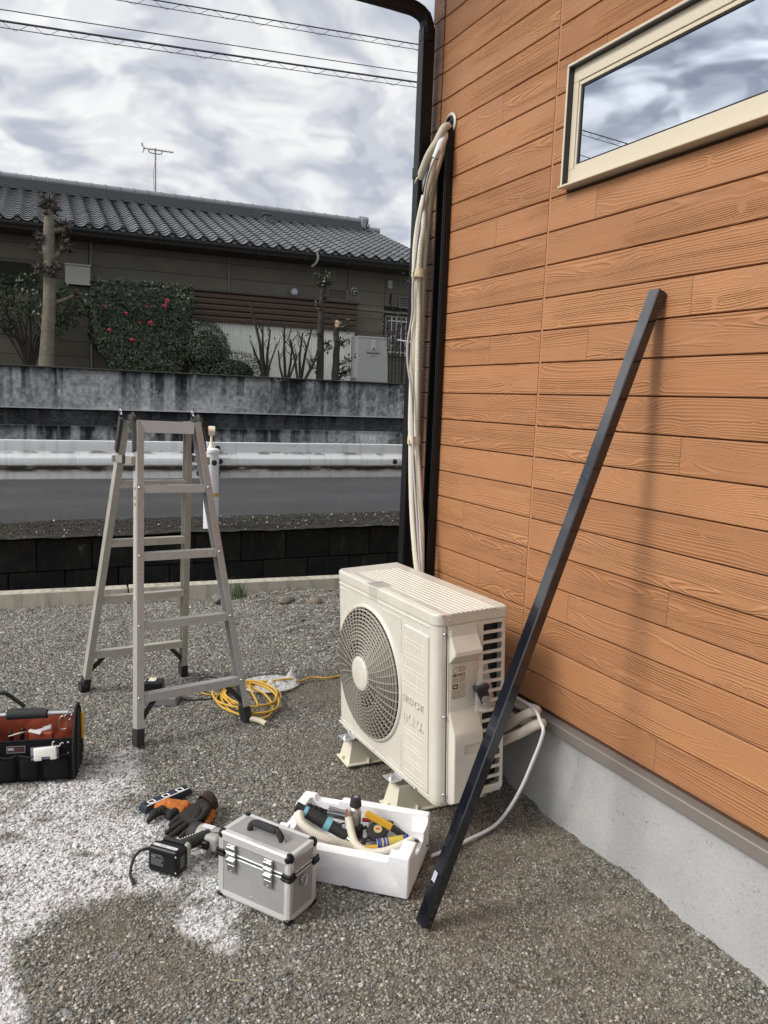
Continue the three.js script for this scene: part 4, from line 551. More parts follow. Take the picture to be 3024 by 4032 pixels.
// ---------------------------------------------------------------- air conditioner outdoor unit (own axes: x along the front, z out of the front)
const AW = 0.792, AH = 0.675, AD = 0.282;
{
  const ac = thing('outdoor_unit', 'cream air conditioner outdoor unit with round fan grille beside the orange wall', 'air conditioner', [-0.498, 0.131, -0.583]);
  ac.rotation.order = 'YXZ'; ac.rotation.set(R(2.29), R(-87.89), R(0.40));
  const plan = (x0, x1, d0, d1, rf, rb) => { const a = [], arc = (cx, cy, r, s) => { for (let i = 0; i <= 10; i++) { const t = (s + i / 10) * PI / 2; a.push([cx + r * Math.cos(t), cy + r * Math.sin(t)]); } }; arc(x1 - rb, d1 - rb, rb, 0); arc(x0 + rb, d1 - rb, rb, 1); arc(x0 + rf, d0 + rf, rf, 2); arc(x1 - rf, d0 + rf, rf, 3); return a; };
  const ext = (pts, y0, y1, bev = 0) => put(poly(pts, y1 - y0 - 2 * bev, bev, [], 4), 0, y0 + bev, 0, -PI / 2);
  const outer = ext(plan(0, AW, 0, AD, 0.032, 0.012), 0.012, 0.632), inner = ext(plan(0.005, AW - 0.005, 0.005, AD - 0.005, 0.028, 0.01), -0.05, 0.7);
  const FX = 0.292, FY = 0.322, FR = 0.252, slots = [];
  for (let k = 0; k < 17; k++) slots.push(put(poly(rrect(0.079, 0.0245, 0.004), 0.1), AW - 0.05, 0.594 - k * 0.0352, -0.184, 0, PI / 2));
  const holes = [cyl(FR, FR, 0.2, 72, FX, FY, 0, PI / 2), box(0.70, 0.56, 0.1, 0.39, 0.33, -AD)];
  part(ac, 'casing', cut(outer, [inner, ...holes, ...slots]), mat.cream);
  part(ac, 'lid', [ext(plan(-0.003, AW + 0.003, -0.003, AD + 0.003, 0.034, 0.014), 0.630, 0.675, 0.009)], mat.cream);
  part(ac, 'lid_rib', [...Array(10)].map((_, k) => rbox(0.70, 0.005, 0.009, 0.0024, 0.455, 0.675, -0.055 - k * 0.0187)), mat.cream);
  part(ac, 'lid_rib', [rbox(0.70, 0.004, 0.012, 0.002, 0.455, 0.675, -0.006 - 0.012)], mat.cream);
  part(ac, 'base', ext(plan(0.004, AW - 0.004, 0.004, AD - 0.004, 0.03, 0.012), 0.0, 0.014), mat.cream);
  // pressed relief on the front
  const fl = (x0, y0, x1, y1, w = 0.006, h = 0.0022) => rbox(Math.abs(x1 - x0) || w, Math.abs(y1 - y0) || w, h * 2, Math.min(w, h * 2) * 0.45, (x0 + x1) / 2, (y0 + y1) / 2, 0);
  part(ac, 'front_bead', [fl(0.022, 0.622, 0.745, 0.622, 0.008, 0.003), fl(0.022, 0.602, 0.11, 0.602, 0.005), fl(0.40, 0.602, 0.545, 0.602, 0.005), fl(0.549, 0.60, 0.549, 0.48, 0.004), fl(0.549, 0.17, 0.549, 0.034, 0.004), fl(0.44, 0.034, 0.549, 0.034, 0.004), fl(0.02, 0.034, 0.14, 0.034, 0.004), fl(0.004, 0.018, 0.33, 0.018, 0.008, 0.003), fl(0.345, 0.018, 0.745, 0.018, 0.008, 0.003)], mat.cream);
  part(ac, 'front_panel', [rbox(0.170, 0.562, 0.012, 0.0055, 0.660, 0.309, 0.0)], mat.cream);
  part(ac, 'panel_groove', [0.545, 0.493, 0.441, 0.389, 0.211, 0.159, 0.107, 0.055].flatMap((y) => [rbox(0.142, 0.0030, 0.003, 0.0013, 0.649, y, 0.006), rbox(0.142, 0.0030, 0.003, 0.0013, 0.649, y - 0.016, 0.006)]), mat.cream);
  const tx = text('HITACHI', 0.0265, 0.0042, fontR); tx.scale(0.142 / tx.boundingBox.max.x, 1, 1); tx.translate(0.578, 0.312, 0.0055);
  part(ac, 'lettering', tx, mat.cream);
  { // embossed kana of the model line, stroke by stroke
    const k = [[[[.3, 1], [.4, .85]], [[.15, .8], [.85, .8], [.85, 0], [.15, 0], [.15, .8]], [[.15, .42], [.85, .42]]], [[[.75, 1], [.25, .5], [.75, 0]]], [[[.1, .8], [.9, .8]], [[.15, .52], [.85, .52]], [[.5, 1], [.5, .12], [.25, 0], [.12, .15], [.3, .25], [.85, .02]]], [[[.75, 1], [.25, .5], [.75, 0]]], [[[.5, 1], [.1, 0], [.3, .4], [.5, .35], [.6, 0], [.95, .2]]]];
    const g = []; k.forEach((ch, i) => ch.forEach((s) => { for (let j = 0; j < s.length - 1; j++) { const q = (p) => V(0.582 + i * 0.0285 + p[0] * 0.024, 0.238 + p[1] * 0.036, 0.0075); g.push(bar(q(s[j]), q(s[j + 1]), 0.003, 0.003, V(0, 0, 1))); } })); part(ac, 'lettering', g, mat.cream);
  }
  // fan, shroud and grille
  part(ac, 'fan_shroud', [lathe([[0.262, -0.002], [0.258, 0.002], [0.25, 0.0], [0.244, -0.012], [0.244, -0.12]], 72, FX, FY, 0, PI / 2)], mat.dark);
  part(ac, 'bell_ring', [lathe([[0.266, -0.001], [0.2645, 0.006], [0.257, 0.010], [0.252, 0.007], [0.251, -0.004]], 72, FX, FY, 0, PI / 2)], mat.cream);
  part(ac, 'heat_exchanger', [box(0.74, 0.60, 0.02, 0.38, 0.32, -0.262), box(0.02, 0.6, 0.055, AW - 0.035, 0.32, -0.212), box(0.012, 0.6, 0.25, 0.575, 0.32, -0.13)], mat.dark);
  const blade = []; for (let k = 0; k < 3; k++) { const g = new THREE.PlaneGeometry(0.15, 0.16, 10, 8), p = g.attributes.position; for (let i = 0; i < p.count; i++) { const u = p.getX(i) / 0.15 + 0.5, v = p.getY(i) / 0.16 + 0.5, rad = 0.06 + 0.17 * u, a = k * 2.094 + (v - 0.5) * (1.5 - 0.2 * u) + u * 0.5; p.setXYZ(i, rad * Math.cos(a), rad * Math.sin(a), 0.05 * (v - 0.5)); } g.computeVertexNormals(); blade.push(put(g, FX, FY, -0.075)); }
  part(ac, 'fan', [...blade, cyl(0.06, 0.055, 0.06, 32, FX, FY, -0.07, PI / 2)], M([0.05, 0.05, 0.05], 0.5, { side: THREE.DoubleSide }));
  const dome = (r) => 0.043 - 0.026 * Math.pow(r / 0.25, 2.2), grid = [];
  for (let k = 0; k < 13; k++) { const r = 0.076 + k * 0.0141, z = dome(r); grid.push(lathe([[r, z], [r + 0.0023, z - 0.0004], [r + 0.0022, z - 0.008], [r + 0.0004, z - 0.008], [r, z]], 96, FX, FY, 0, PI / 2)); }
  for (let k = 0; k < 46; k++) { const short = k % 2, a = k / 46 * 2 * PI + 0.05, r0 = short ? 0.128 : 0.066, n = short ? 5 : 7; let p0; for (let i = 0; i <= n; i++) { const r = r0 + (0.253 - r0) * i / n, aa = a + 0.10 * Math.pow((r - 0.066) / 0.187, 1.5), p = V(FX + r * Math.cos(aa), FY + r * Math.sin(aa), dome(r) - 0.004); if (p0) grid.push(bar(p0, p, 0.0022, 0.007, V(-Math.sin(aa), Math.cos(aa), 0), (w, l, t) => new THREE.BoxGeometry(w, l, t))); p0 = p; } }
  const gp = part(ac, 'fan_grille', grid, mat.grille);
  part(gp, 'hub', lathe([[0, 0.048], [0.05, 0.047], [0.064, 0.044], [0.068, 0.039], [0.068, 0.025]], 48, FX, FY, 0, PI / 2), mat.cream);
  // valve cover on the right side
  const side = (pts, z0, z1, bev = 0.005) => put(poly(pts, z1 - z0 - 2 * bev, bev), AW, 0, z0 + bev);
  part(ac, 'side_panel', rbox(0.006, 0.60, 0.108, 0.002, AW + 0.001, 0.328, -0.095), mat.cream);
  part(ac, 'valve_cover', [side([[-0.01, 0.622], [0.006, 0.622], [0.010, 0.596], [0.038, 0.548], [0.040, 0.536], [0.012, 0.508], [0.006, 0.502], [-0.01, 0.502]], -0.158, -0.046)], mat.cream);
  part(ac, 'valve_cover', cut(side([[-0.01, 0.500], [0.006, 0.500], [0.006, 0.335], [0.040, 0.268], [0.043, 0.255], [0.043, 0.022], [0.016, 0.004], [-0.01, 0.004]], -0.162, -0.046), [rbox(0.05, 0.036, 0.086, 0.008, AW + 0.052, 0.205, -0.128)]), mat.cream);
  const sc = mat.zinc, screw = (x, y, z) => sph(0.0055, 1, 1, 1, x, y, z);
  for (const q of [[AW, 0.651, -0.05], [AW, 0.651, -0.235], [AW - 0.0, 0.605, -0.03], [AW - 0.0, 0.318, -0.03], [AW, 0.04, -0.03], [AW, 0.014, -0.24], [AW, 0.014, -0.255], [0.105, 0.008, 0.002], [0.655, 0.008, 0.002], [AW + 0.004, 0.468, -0.122]]) part(ac, 'screw', screw(...q), sc);
  part(ac, 'seam', box(0.002, 0.618, 0.0025, AW, 0.322, -0.038), mat.dark);
  // printed notice
  const lt = ctex(256, 512, (c, w, h) => { c.fillStyle = '#d6ccb4'; c.fillRect(0, 0, w, h); c.fillStyle = '#4b473f'; c.strokeStyle = '#4b473f'; const rr = rng(4); c.lineWidth = 6; c.strokeRect(30, 45, 50, 60); c.clearRect; for (let y = 20; y < 105; y += 11) { let x = y < 40 ? 60 : 115; while (x < 240) { const q = 5 + rr() * 18; c.fillRect(x, y, q, 6); x += q + 5; } } for (const x of [14, 130]) { c.fillRect(x, 125, 104, 52); c.fillStyle = '#d6ccb4'; for (let k = 0; k < 9; k++) c.fillRect(x + 6 + rr() * 80, 130 + rr() * 34, 5 + rr() * 16, 8 + rr() * 10); c.fillStyle = '#4b473f'; } for (let y = 190; y < 262; y += 12) { let x = 12; while (x < 235) { const q = 4 + rr() * 16; c.fillRect(x, y, q, 7); x += q + 5; } } c.lineWidth = 3; c.strokeRect(8, 270, 238, 228); c.fillStyle = '#0c0c0c'; c.fillRect(18, 285, 92, 70); c.fillStyle = '#e6e0d0'; c.beginPath(); c.ellipse(64, 320, 30, 16, 0, 0, 7); c.fill(); c.fillStyle = '#0c0c0c'; c.beginPath(); c.arc(64, 320, 9, 0, 7); c.fill(); c.fillStyle = '#4b473f'; for (let y = 284; y < 490; y += 12) { let x = y < 360 ? 122 : 16; while (x < 232) { const q = 4 + rr() * 14; c.fillRect(x, y, q, 6); x += q + 5; } } });
  const lp = new THREE.PlaneGeometry(0.058, 0.118); part(ac, 'notice', put(lp, AW + 0.0066, 0.434, -0.084, 0, PI / 2), M(0xffffff, 0.5, { map: lt }));
  // packing tape across the lid, and steel foot brackets
  const film = P([0.99, 0.99, 0.98], 0.08, { transmission: 0.97, thickness: 0, ior: 1.5 });
  part(ac, 'packing_tape', [rbox(0.09, 0.0008, 0.07, 0.0003, 0.34, 0.6795, -0.02), rbox(0.07, 0.05, 0.0008, 0.0003, 0.335, 0.645, 0.0045)], film);
  for (const x of [0.115, 0.515]) part(ac, 'foot_bracket', [rbox(0.07, 0.004, 0.05, 0.0018, x, -0.012, 0.018), put(rbox(0.06, 0.004, 0.05, 0.0018), x, 0.0, -0.018, 0.6), cyl(0.012, 0.012, 0.006, 16, x, -0.008, 0.022), cyl(0.012, 0.009, 0.01, 6, x, -0.004, 0.022), rbox(0.06, 0.02, 0.2, 0.002, x, 0.0, -0.15)], mat.zinc);
}
{ // plastic feet under the unit
  const labels = ['cream plastic mounting block under the far end of the air conditioner', 'cream plastic mounting block under the near end of the air conditioner'];
  const frus = (w0, d0, w1, d1, h) => { const g = new THREE.CylinderGeometry(0.5 * Math.SQRT2, 0.5 * Math.SQRT2, 1, 4, 1).rotateY(PI / 4), p = g.attributes.position; for (let i = 0; i < p.count; i++) { const t = p.getY(i) > 0; p.setXYZ(i, p.getX(i) * (t ? w1 : w0), (t ? h : 0), p.getZ(i) * (t ? d1 : d0)); } const q = plain(g); q.computeVertexNormals(); return q; };
  [[-0.49, -0.02], [-0.068, 0.02]].forEach(([z, a], i) => {
    const b = thing('mounting_block', labels[i], 'mounting block', [-0.30, 0.004, z], a, 'mounting blocks under the outdoor unit');
    part(b, 'body', metric(frus(0.415, 0.105, 0.375, 0.072, 0.098), 2), mat.block);
    part(b, 'flange', [rbox(0.435, 0.008, 0.125, 0.003, 0, 0.004, 0), ...[-0.12, 0.0, 0.12].flatMap((x) => [box(0.004, 0.02, 0.02, x, 0.014, 0.053), box(0.004, 0.02, 0.02, x, 0.014, -0.053)]), box(0.02, 0.02, 0.004, -0.205, 0.014, 0), rbox(0.30, 0.006, 0.03, 0.002, 0, 0.0985, 0)], mat.block);
  });
}
{ // clear bag with a dark fitting hanging on the side
  const b = thing('plastic_bag', 'clear plastic bag with a dark part taped to the side of the outdoor unit', 'bag', [-0.325, 0.58, 0.222]); b.rotation.order = 'YXZ'; b.rotation.set(0, R(0), 0);
  const g = new THREE.PlaneGeometry(0.075, 0.17, 14, 24), p = g.attributes.position; for (let i = 0; i < p.count; i++) { const x = p.getX(i), y = p.getY(i), t = clamp((0.085 - y) / 0.17); p.setXYZ(i, x * (0.45 + 0.75 * t) + 0.015 * t, y - 0.02, 0.006 + 0.024 * t * Math.cos(x * 30) + 0.008 * (fbm(x * 50 + 2, y * 50, 3) - 0.5)); } g.computeVertexNormals();
  part(b, 'film', g, P([0.9, 0.88, 0.85], 0.08, { transmission: 0.72, thickness: 0, ior: 1.5, side: THREE.DoubleSide })); part(b, 'fitting', [rbox(0.042, 0.075, 0.022, 0.006, 0.004, -0.055, 0.012, 0, 0, 0.3), rbox(0.05, 0.02, 0.03, 0.004, -0.006, -0.025, 0.014, 0, 0, 0.2)], mat.blackMatt);
}
{ // pipes and cable at the foot of the wall
  const soft = M([0.66, 0.60, 0.50], 0.85), end = (p, d) => [rod(V(...p), V(p[0] + d[0] * 0.03, p[1] + d[1] * 0.03, p[2] + d[2] * 0.03), 0.007, 10)];
  const a = thing('refrigerant_pipe', 'cream insulated pipe with bare copper end, the upper bent one behind the unit', 'pipe'), b = thing('refrigerant_pipe', 'cream insulated pipe with bare copper end, the lower bent one behind the unit', 'pipe');
  const pa = [[-0.115, 0.28, 0.02], [-0.10, 0.33, 0.085], [-0.095, 0.385, 0.15], [-0.085, 0.415, 0.19], [-0.06, 0.42, 0.195], [-0.045, 0.41, 0.15], [-0.045, 0.39, 0.05], [-0.045, 0.38, -0.35], [-0.045, 0.42, -0.55]], pb = [[-0.155, 0.235, 0.045], [-0.135, 0.285, 0.11], [-0.115, 0.345, 0.19], [-0.10, 0.385, 0.235], [-0.075, 0.395, 0.245], [-0.055, 0.38, 0.21], [-0.050, 0.345, 0.1], [-0.050, 0.32, -0.3], [-0.05, 0.4, -0.5]];
  part(a, 'insulation', tube(pa, 0.0165, 14, 60), soft); part(a, 'copper_end', end(pa[0], [-0.2, -0.55, -0.75]), mat.copper); part(b, 'insulation', tube(pb, 0.017, 14, 60), soft); part(b, 'copper_end', end(pb[0], [-0.2, -0.55, -0.75]), mat.copper);
  solo('cable', 'white cable arching down from the wall pipes to the gravel', 'cable', tube([[-0.05, 0.40, -0.2], [-0.07, 0.43, 0.15], [-0.11, 0.445, 0.26], [-0.15, 0.445, 0.335], [-0.155, 0.43, 0.36], [-0.16, 0.385, 0.355], [-0.17, 0.30, 0.33], [-0.18, 0.20, 0.295], [-0.195, 0.10, 0.25], [-0.22, 0.03, 0.215], [-0.27, 0.010, 0.215], [-0.34, 0.010, 0.235], [-0.42, 0.012, 0.262], [-0.52, 0.012, 0.28]], 0.0063, 10, 90), M([0.62, 0.61, 0.62], 0.5));
}
{ // vertical duct base, pipe hole, hanging pipe bundle
  const d = thing('wall_duct', 'tall black duct channel fixed upright to the siding beside the corner', 'duct');
  part(d, 'channel', [rbox(0.006, 2.40, 0.074, 0.002, -0.005, 1.45, -0.735), rbox(0.03, 2.40, 0.006, 0.002, -0.018, 1.45, -0.6985), rbox(0.03, 2.40, 0.006, 0.002, -0.018, 1.45, -0.7705), rbox(0.010, 2.38, 0.008, 0.002, -0.033, 1.45, -0.704), rbox(0.010, 2.38, 0.008, 0.002, -0.033, 1.45, -0.764), rbox(0.02, 0.05, 0.010, 0.004, -0.016, 2.655, -0.702), rbox(0.016, 0.035, 0.008, 0.003, -0.012, 2.66, -0.772), rbox(0.02, 0.055, 0.009, 0.004, -0.024, 2.64, -0.728)], mat.black);
  const s = thing('wall_sleeve', 'white and black round wall sleeve at the top of the duct', 'sleeve', [0, 2.675, -0.728]);
  part(s, 'flange', lathe([[0.034, 0.001], [0.046, 0.002], [0.047, 0.008], [0.040, 0.012], [0.034, 0.010]], 32, 0, 0, 0, 0, 0, PI / 2), mat.cream); part(s, 'inner_ring', lathe([[0.024, 0.002], [0.033, 0.003], [0.033, 0.014], [0.025, 0.014]], 32, 0, 0, 0, 0, 0, PI / 2), mat.dark); part(s, 'bore', cyl(0.026, 0.026, 0.004, 24, -0.002, 0, 0, 0, 0, PI / 2), M([0.1, 0.1, 0.1], 0.8));
  solo('insulation_sleeve', 'short loose cream insulation sleeve slanting out of the wall hole', 'insulation', tube([[0.0, 2.665, -0.725], [-0.05, 2.645, -0.70], [-0.075, 2.588, -0.715], [-0.078, 2.55, -0.776], [-0.075, 2.498, -0.836], [-0.072, 2.44, -0.89]], 0.0165, 16, 40), M([0.55, 0.52, 0.42], 0.8));
  const sh = (p) => p.map(([x, y, z]) => { const k = step(2.66, 2.52, y); return [x - 0.034 * k, y - 0.019 * (y - 1.5) * k, z + 0.060 * k]; });
  solo('insulation_flap', 'grey split sheet of insulation hanging below the slanting sleeve', 'insulation', put(poly([[0, 0], [0.05, 0.02], [0.14, 0.20], [0.11, 0.21]], 0.004), -0.062, 2.385, -0.905, 0, -PI / 2).translate(0, 0, 0.0), M([0.34, 0.34, 0.32], 0.8));
  const bm = thing('pipe_bundle', 'bundle of cream pipes and hose hanging from the wall hole beside the duct', 'pipes');
  const main = [[0.0, 2.67, -0.73], [-0.030, 2.625, -0.722], [-0.052, 2.575, -0.728], [-0.055, 2.534, -0.755], [-0.05, 2.498, -0.785], [-0.05, 2.446, -0.811], [-0.05, 2.394, -0.838], [-0.05, 2.353, -0.853], [-0.05, 2.308, -0.845], [-0.05, 2.249, -0.846], [-0.05, 2.19, -0.862], [-0.05, 2.10, -0.870], [-0.05, 2.0, -0.870], [-0.05, 1.895, -0.858], [-0.05, 1.787, -0.854], [-0.05, 1.623, -0.847], [-0.05, 1.502, -0.84], [-0.05, 1.398, -0.834], [-0.05, 1.314, -0.827], [-0.05, 1.205, -0.80], [-0.05, 1.068, -0.772], [-0.05, 0.931, -0.744], [-0.055, 0.724, -0.715], [-0.06, 0.45, -0.68], [-0.06, 0.30, -0.6]];
  part(bm, 'drain_hose', ribbed(sh(main).slice(4), 0.0118, 0.008, 0.0012), mat.creamSoft); part(bm, 'wrapped_pipe', tube(sh(main).slice(0, 4), 0.0158, 14, 30), M([0.72, 0.72, 0.73], 0.6));
  part(bm, 'wrapped_pipe', tube(sh(main).slice(3, 6), 0.0138, 14, 20), mat.creamSoft);
  part(bm, 'insulated_pipe', ribbed(sh([[-0.052, 2.40, -0.845], [-0.06, 2.353, -0.85], [-0.06, 2.27, -0.880], [-0.06, 2.167, -0.895], [-0.06, 2.004, -0.884], [-0.06, 1.842, -0.876], [-0.06, 1.678, -0.876], [-0.06, 1.512, -0.873], [-0.06, 1.396, -0.868], [-0.06, 1.312, -0.858], [-0.06, 1.144, -0.841], [-0.06, 0.977, -0.815], [-0.06, 0.813, -0.774], [-0.06, 0.70, -0.738], [-0.06, 0.4, -0.70], [-0.06, 0.33, -0.64]]), 0.0132, 0.011, 0.0006), mat.creamSoft);
  part(bm, 'insulated_pipe', tube(sh([[-0.022, 2.60, -0.735], [-0.022, 2.50, -0.80], [-0.022, 2.415, -0.842], [-0.022, 2.329, -0.858], [-0.022, 2.227, -0.868], [-0.022, 2.142, -0.878], [-0.022, 2.009, -0.886], [-0.022, 1.845, -0.883], [-0.022, 1.68, -0.883], [-0.022, 1.514, -0.882], [-0.022, 1.312, -0.868], [-0.022, 1.087, -0.836], [-0.022, 0.8, -0.80], [-0.022, 0.4, -0.74]]), 0.0128, 14, 90), M([0.60, 0.55, 0.42], 0.75));
  part(bm, 'cable', tube(sh([[-0.06, 2.56, -0.72], [-0.08, 2.496, -0.74], [-0.08, 2.435, -0.778], [-0.08, 2.36, -0.80], [-0.08, 2.299, -0.82], [-0.08, 2.157, -0.848], [-0.08, 2.0, -0.866], [-0.08, 1.893, -0.86], [-0.09, 1.77, -0.873], [-0.09, 1.677, -0.868], [-0.08, 1.567, -0.845], [-0.076, 1.425, -0.825], [-0.076, 1.206, -0.795], [-0.076, 0.989, -0.745], [-0.076, 0.827, -0.71], [-0.076, 0.70, -0.68], [-0.07, 0.42, -0.65]]), 0.0052, 8, 110), M([0.42, 0.40, 0.41], 0.5));
  for (const [y, z] of [[2.06, -0.868], [1.33, -0.842]]) part(bm, 'tape_band', [put(lathe([[0.031, -0.018], [0.0315, 0], [0.031, 0.018]], 28).scale(0.92, 1, 0.98), -0.088, y, z + 0.058), rbox(0.012, 0.03, 0.002, 0.0008, -0.122, y - 0.012, z + 0.080, 0, 0.7, 0.5)], M([0.70, 0.62, 0.44], 0.6, { side: THREE.DoubleSide }));
  solo('wire', 'short thin white wire poking out across the downpipe', 'wire', rod(V(-0.085, 1.765, -0.85), V(-0.15, 1.772, -0.862), 0.003, 6), mat.white);
}
{ // duct cover leaning on the wall
  const a = V(-0.712, 0.012, 0.580), b = V(-0.018, 1.848, 0.578), g = bar(a, b, 0.046, 0.03, V(0, 0, 1), (w, l, t) => put(poly([[-w / 2, -t / 2], [w / 2, -t / 2], [w / 2 - 0.002, t / 2 - 0.003], [w / 2 - 0.005, t / 2], [-w / 2 + 0.005, t / 2], [-w / 2 + 0.002, t / 2 - 0.003]], l, 0.0015), 0, l / 2, 0, PI / 2));
  const d = thing('duct_cover', 'long glossy black duct cover leaning on the siding from the gravel', 'duct cover');
  part(d, 'cover', g, P([0.006, 0.007, 0.012], 0.10, { clearcoat: 0.6, clearcoatRoughness: 0.02, ior: 1.6 }));
  part(d, 'sticker', put(rbox(0.018, 0.03, 0.0006, 0.0002), 0, 0, 0).applyMatrix4(new THREE.Matrix4().makeBasis(V(0, 0, 1), V(0.3535, 0.9354, 0), V(-0.9354, 0.3535, 0))).translate(-0.712 + 0.3535 * 0.14 - 0.0162 * 0.935, 0.012 + 0.9354 * 0.14 + 0.0162 * 0.3535, 0.575), M([0.4, 0.42, 0.46], 0.4));
}
// ---------------------------------------------------------------- aluminium step ladder
{
  const t = thing('step_ladder', 'scratched aluminium folding step ladder standing open on the gravel', 'ladder');
  const A = V(-1.268, 0.0, -0.95), C = V(-0.765, 0.0, -1.05), B = V(-1.41, 0.0, -1.72), D = V(-0.907, 0.0, -1.78), a = V(-1.204, 1.368, -1.315), c = V(-0.956, 1.366, -1.285), b = V(-1.250, 1.362, -1.405), d = V(-0.966, 1.362, -1.395);
  const at = (p, q, k) => p.clone().lerp(q, k), rail = (w, l, th) => { // an open channel, its hollow facing the other rail
    const s = poly([[-w / 2, -th / 2], [w / 2, -th / 2], [w / 2, -th / 2 + 0.003], [-w / 2 + 0.003, -th / 2 + 0.003], [-w / 2 + 0.003, th / 2 - 0.003], [w / 2, th / 2 - 0.003], [w / 2, th / 2], [-w / 2, th / 2]], l, 0.0007, [], 1); return put(s, 0, l / 2, 0, PI / 2); };
  const uvm = (g) => metric(g, 2);
  const legs = [[A, a, C, mat.alu, 1], [C, c, A, mat.alu, -1], [B, b, D, mat.aluBack, 1], [D, d, B, mat.aluBack, -1]];
  legs.forEach(([f, tp, other, m], i) => {
    const dir = tp.clone().sub(f).normalize(), inw = other.clone().sub(f).normalize(), l = part(t, 'leg', uvm(bar(at(f, tp, 0.03), tp, 0.030, 0.052, inw, rail)), m);
    part(l, 'rubber_foot', [bar(f.clone().addScaledVector(dir, 0.002), f.clone().addScaledVector(dir, 0.075), 0.038, 0.060, inw, (w, L, th) => new RoundedBoxGeometry(w, L, th, 2, 0.006)), ...(i === 2 ? [cyl(0.028, 0.028, 0.03, 20, f.x - 0.012, 0.028, f.z + 0.02, 0, 0.2, PI / 2)] : [])], mat.rubber);
  });
  const px = V(0, 1, 0), fracs = [0.142, 0.358, 0.572, 0.785];
  const trap = (w, l, th) => put(poly([[-w / 2, -th / 2], [w / 2, -th / 2 + 0.004], [w / 2, th / 2 - 0.004], [-w / 2, th / 2]], l, 0.001, [], 1), 0, l / 2, 0, PI / 2);
  for (const [p0, p1, q0, q1, m] of [[A, a, C, c, mat.alu], [B, b, D, d, mat.aluBack]]) for (const k of fracs) {
    const s = at(p0, p1, k), e = at(q0, q1, k), n = e.clone().sub(s).normalize(), r = part(t, 'rung', uvm(bar(s.addScaledVector(n, 0.012), e.addScaledVector(n, -0.012), 0.034, 0.046, px, trap)), m);
    const out = (p0 === A ? 1 : -1) * 0.027, fw = V(0, 0.18, 0.98).multiplyScalar(out);
    part(r, 'rivet', [s, e].map((q, i) => sph(0.006, 1, 1, 1, q.x + (i ? 0.013 : -0.013) + fw.x, q.y + fw.y + 0.003, q.z + fw.z)), mat.zinc);
  }
  part(t, 'top_bar', uvm(bar(a.clone().add(V(0.01, -0.022, 0.006)), c.clone().add(V(-0.01, -0.022, 0.006)), 0.052, 0.050, px, trap)), mat.alu);
  part(t, 'top_bar', uvm(bar(b.clone().add(V(0.01, -0.022, 0)), d.clone().add(V(-0.01, -0.022, 0)), 0.05, 0.05, px, trap)), mat.aluBack);
  const st = ctex(128, 32, (g) => { g.fillStyle = '#8d8480'; g.fillRect(0, 0, 128, 32); g.strokeStyle = '#d8d4cc'; g.lineWidth = 3; g.strokeRect(4, 6, 44, 20); g.fillStyle = '#d8d4cc'; g.fillRect(54, 12, 70, 8); });
  const oldM = M([0.10, 0.10, 0.092], 0.65, { metalness: 0.3, bumpMap: grit, bumpScale: 0.012 }), tinM = M([0.42, 0.40, 0.34], 0.5, { metalness: 0.6, map: smudge });
  for (const [f, g, s] of [[a, b, -1], [c, d, 1]]) {
    const o = V(s * 0.019, 0, 0), h = part(t, 'hinge', [bar(at(f, s < 0 ? A : C, 0.095).add(o), f.clone().add(o).add(V(0, 0.022, -0.01)), 0.014, 0.046, V(1, 0, 0)), bar(at(g, s < 0 ? B : D, 0.10).add(o), g.clone().add(o).add(V(0, 0.02, 0.01)), 0.014, 0.054, V(1, 0, 0)), put(rbox(0.020, 0.06, 0.13, 0.006), f.x + o.x * 1.2, f.y - 0.004, (f.z + g.z) / 2), cyl(0.016, 0.016, 0.02, 14, f.x + o.x, f.y + 0.018, (f.z + g.z) / 2, 0, 0, PI / 2), put(rbox(0.012, 0.04, 0.012, 0.003), g.x + o.x, g.y + 0.03, g.z, 0.5, 0, 0.3), put(rbox(0.010, 0.012, 0.055, 0.003), f.x + o.x, f.y + 0.025, f.z - 0.02, 0.4)], oldM);
    part(h, 'tab', put(rbox(0.008, 0.003, 0.045, 0.001), g.x + o.x, g.y + 0.045, g.z + 0.005, 0.6), mat.zinc);
    const e0 = at(g, s < 0 ? B : D, 0.125).add(V(s * 0.02, 0, 0)), e1 = at(f, s < 0 ? A : C, 0.125).add(V(s * 0.02, 0, 0));
    part(t, 'lock_strap', [bar(e0, e1, 0.004, 0.034, V(1, 0, 0)), put(rbox(0.03, 0.036, 0.014, 0.004), e1.x, e1.y, e1.z), put(rbox(0.03, 0.03, 0.012, 0.004), e0.x, e0.y, e0.z)], tinM);
    part(t, 'lock_clip', [bar(e1.clone().add(V(0, -0.02, 0.01)), e1.clone().add(V(s * 0.004, -0.045, 0.02)), 0.008, 0.003, V(1, 0, 0)), put(rbox(0.012, 0.04, 0.02, 0.004), (e0.x + e1.x) / 2 + s * 0.004, (e0.y + e1.y) / 2, (e0.z + e1.z) / 2)], oldM);
  }
  for (const [f, tp, o, ot] of [[A, a, C, c], [C, c, A, a], [B, b, D, d], [D, d, B, b]]) part(t, 'brace', bar(at(f, tp, 0.065), at(at(f, tp, 0.138), at(o, ot, 0.138), 0.17), 0.006, 0.022, V(0, 0, 1)), oldM);
  const scale = ctex(32, 512, (g) => { g.fillStyle = '#b9b4a4'; g.fillRect(0, 0, 32, 512); g.fillStyle = '#4c443c'; for (let y = 6; y < 500; y += 9) g.fillRect(y % 27 < 9 ? 8 : 16, y, 14, 2); g.fillStyle = '#6b4b42'; for (const y of [20, 60, 90]) g.fillRect(6, y, 18, 14); });
  const dirA = a.clone().sub(A).normalize(), xA = C.clone().sub(A).normalize(); xA.addScaledVector(dirA, -xA.dot(dirA)).normalize(); const zA = V(0, 0, 0).crossVectors(xA, dirA), pm = at(A, a, 0.62);
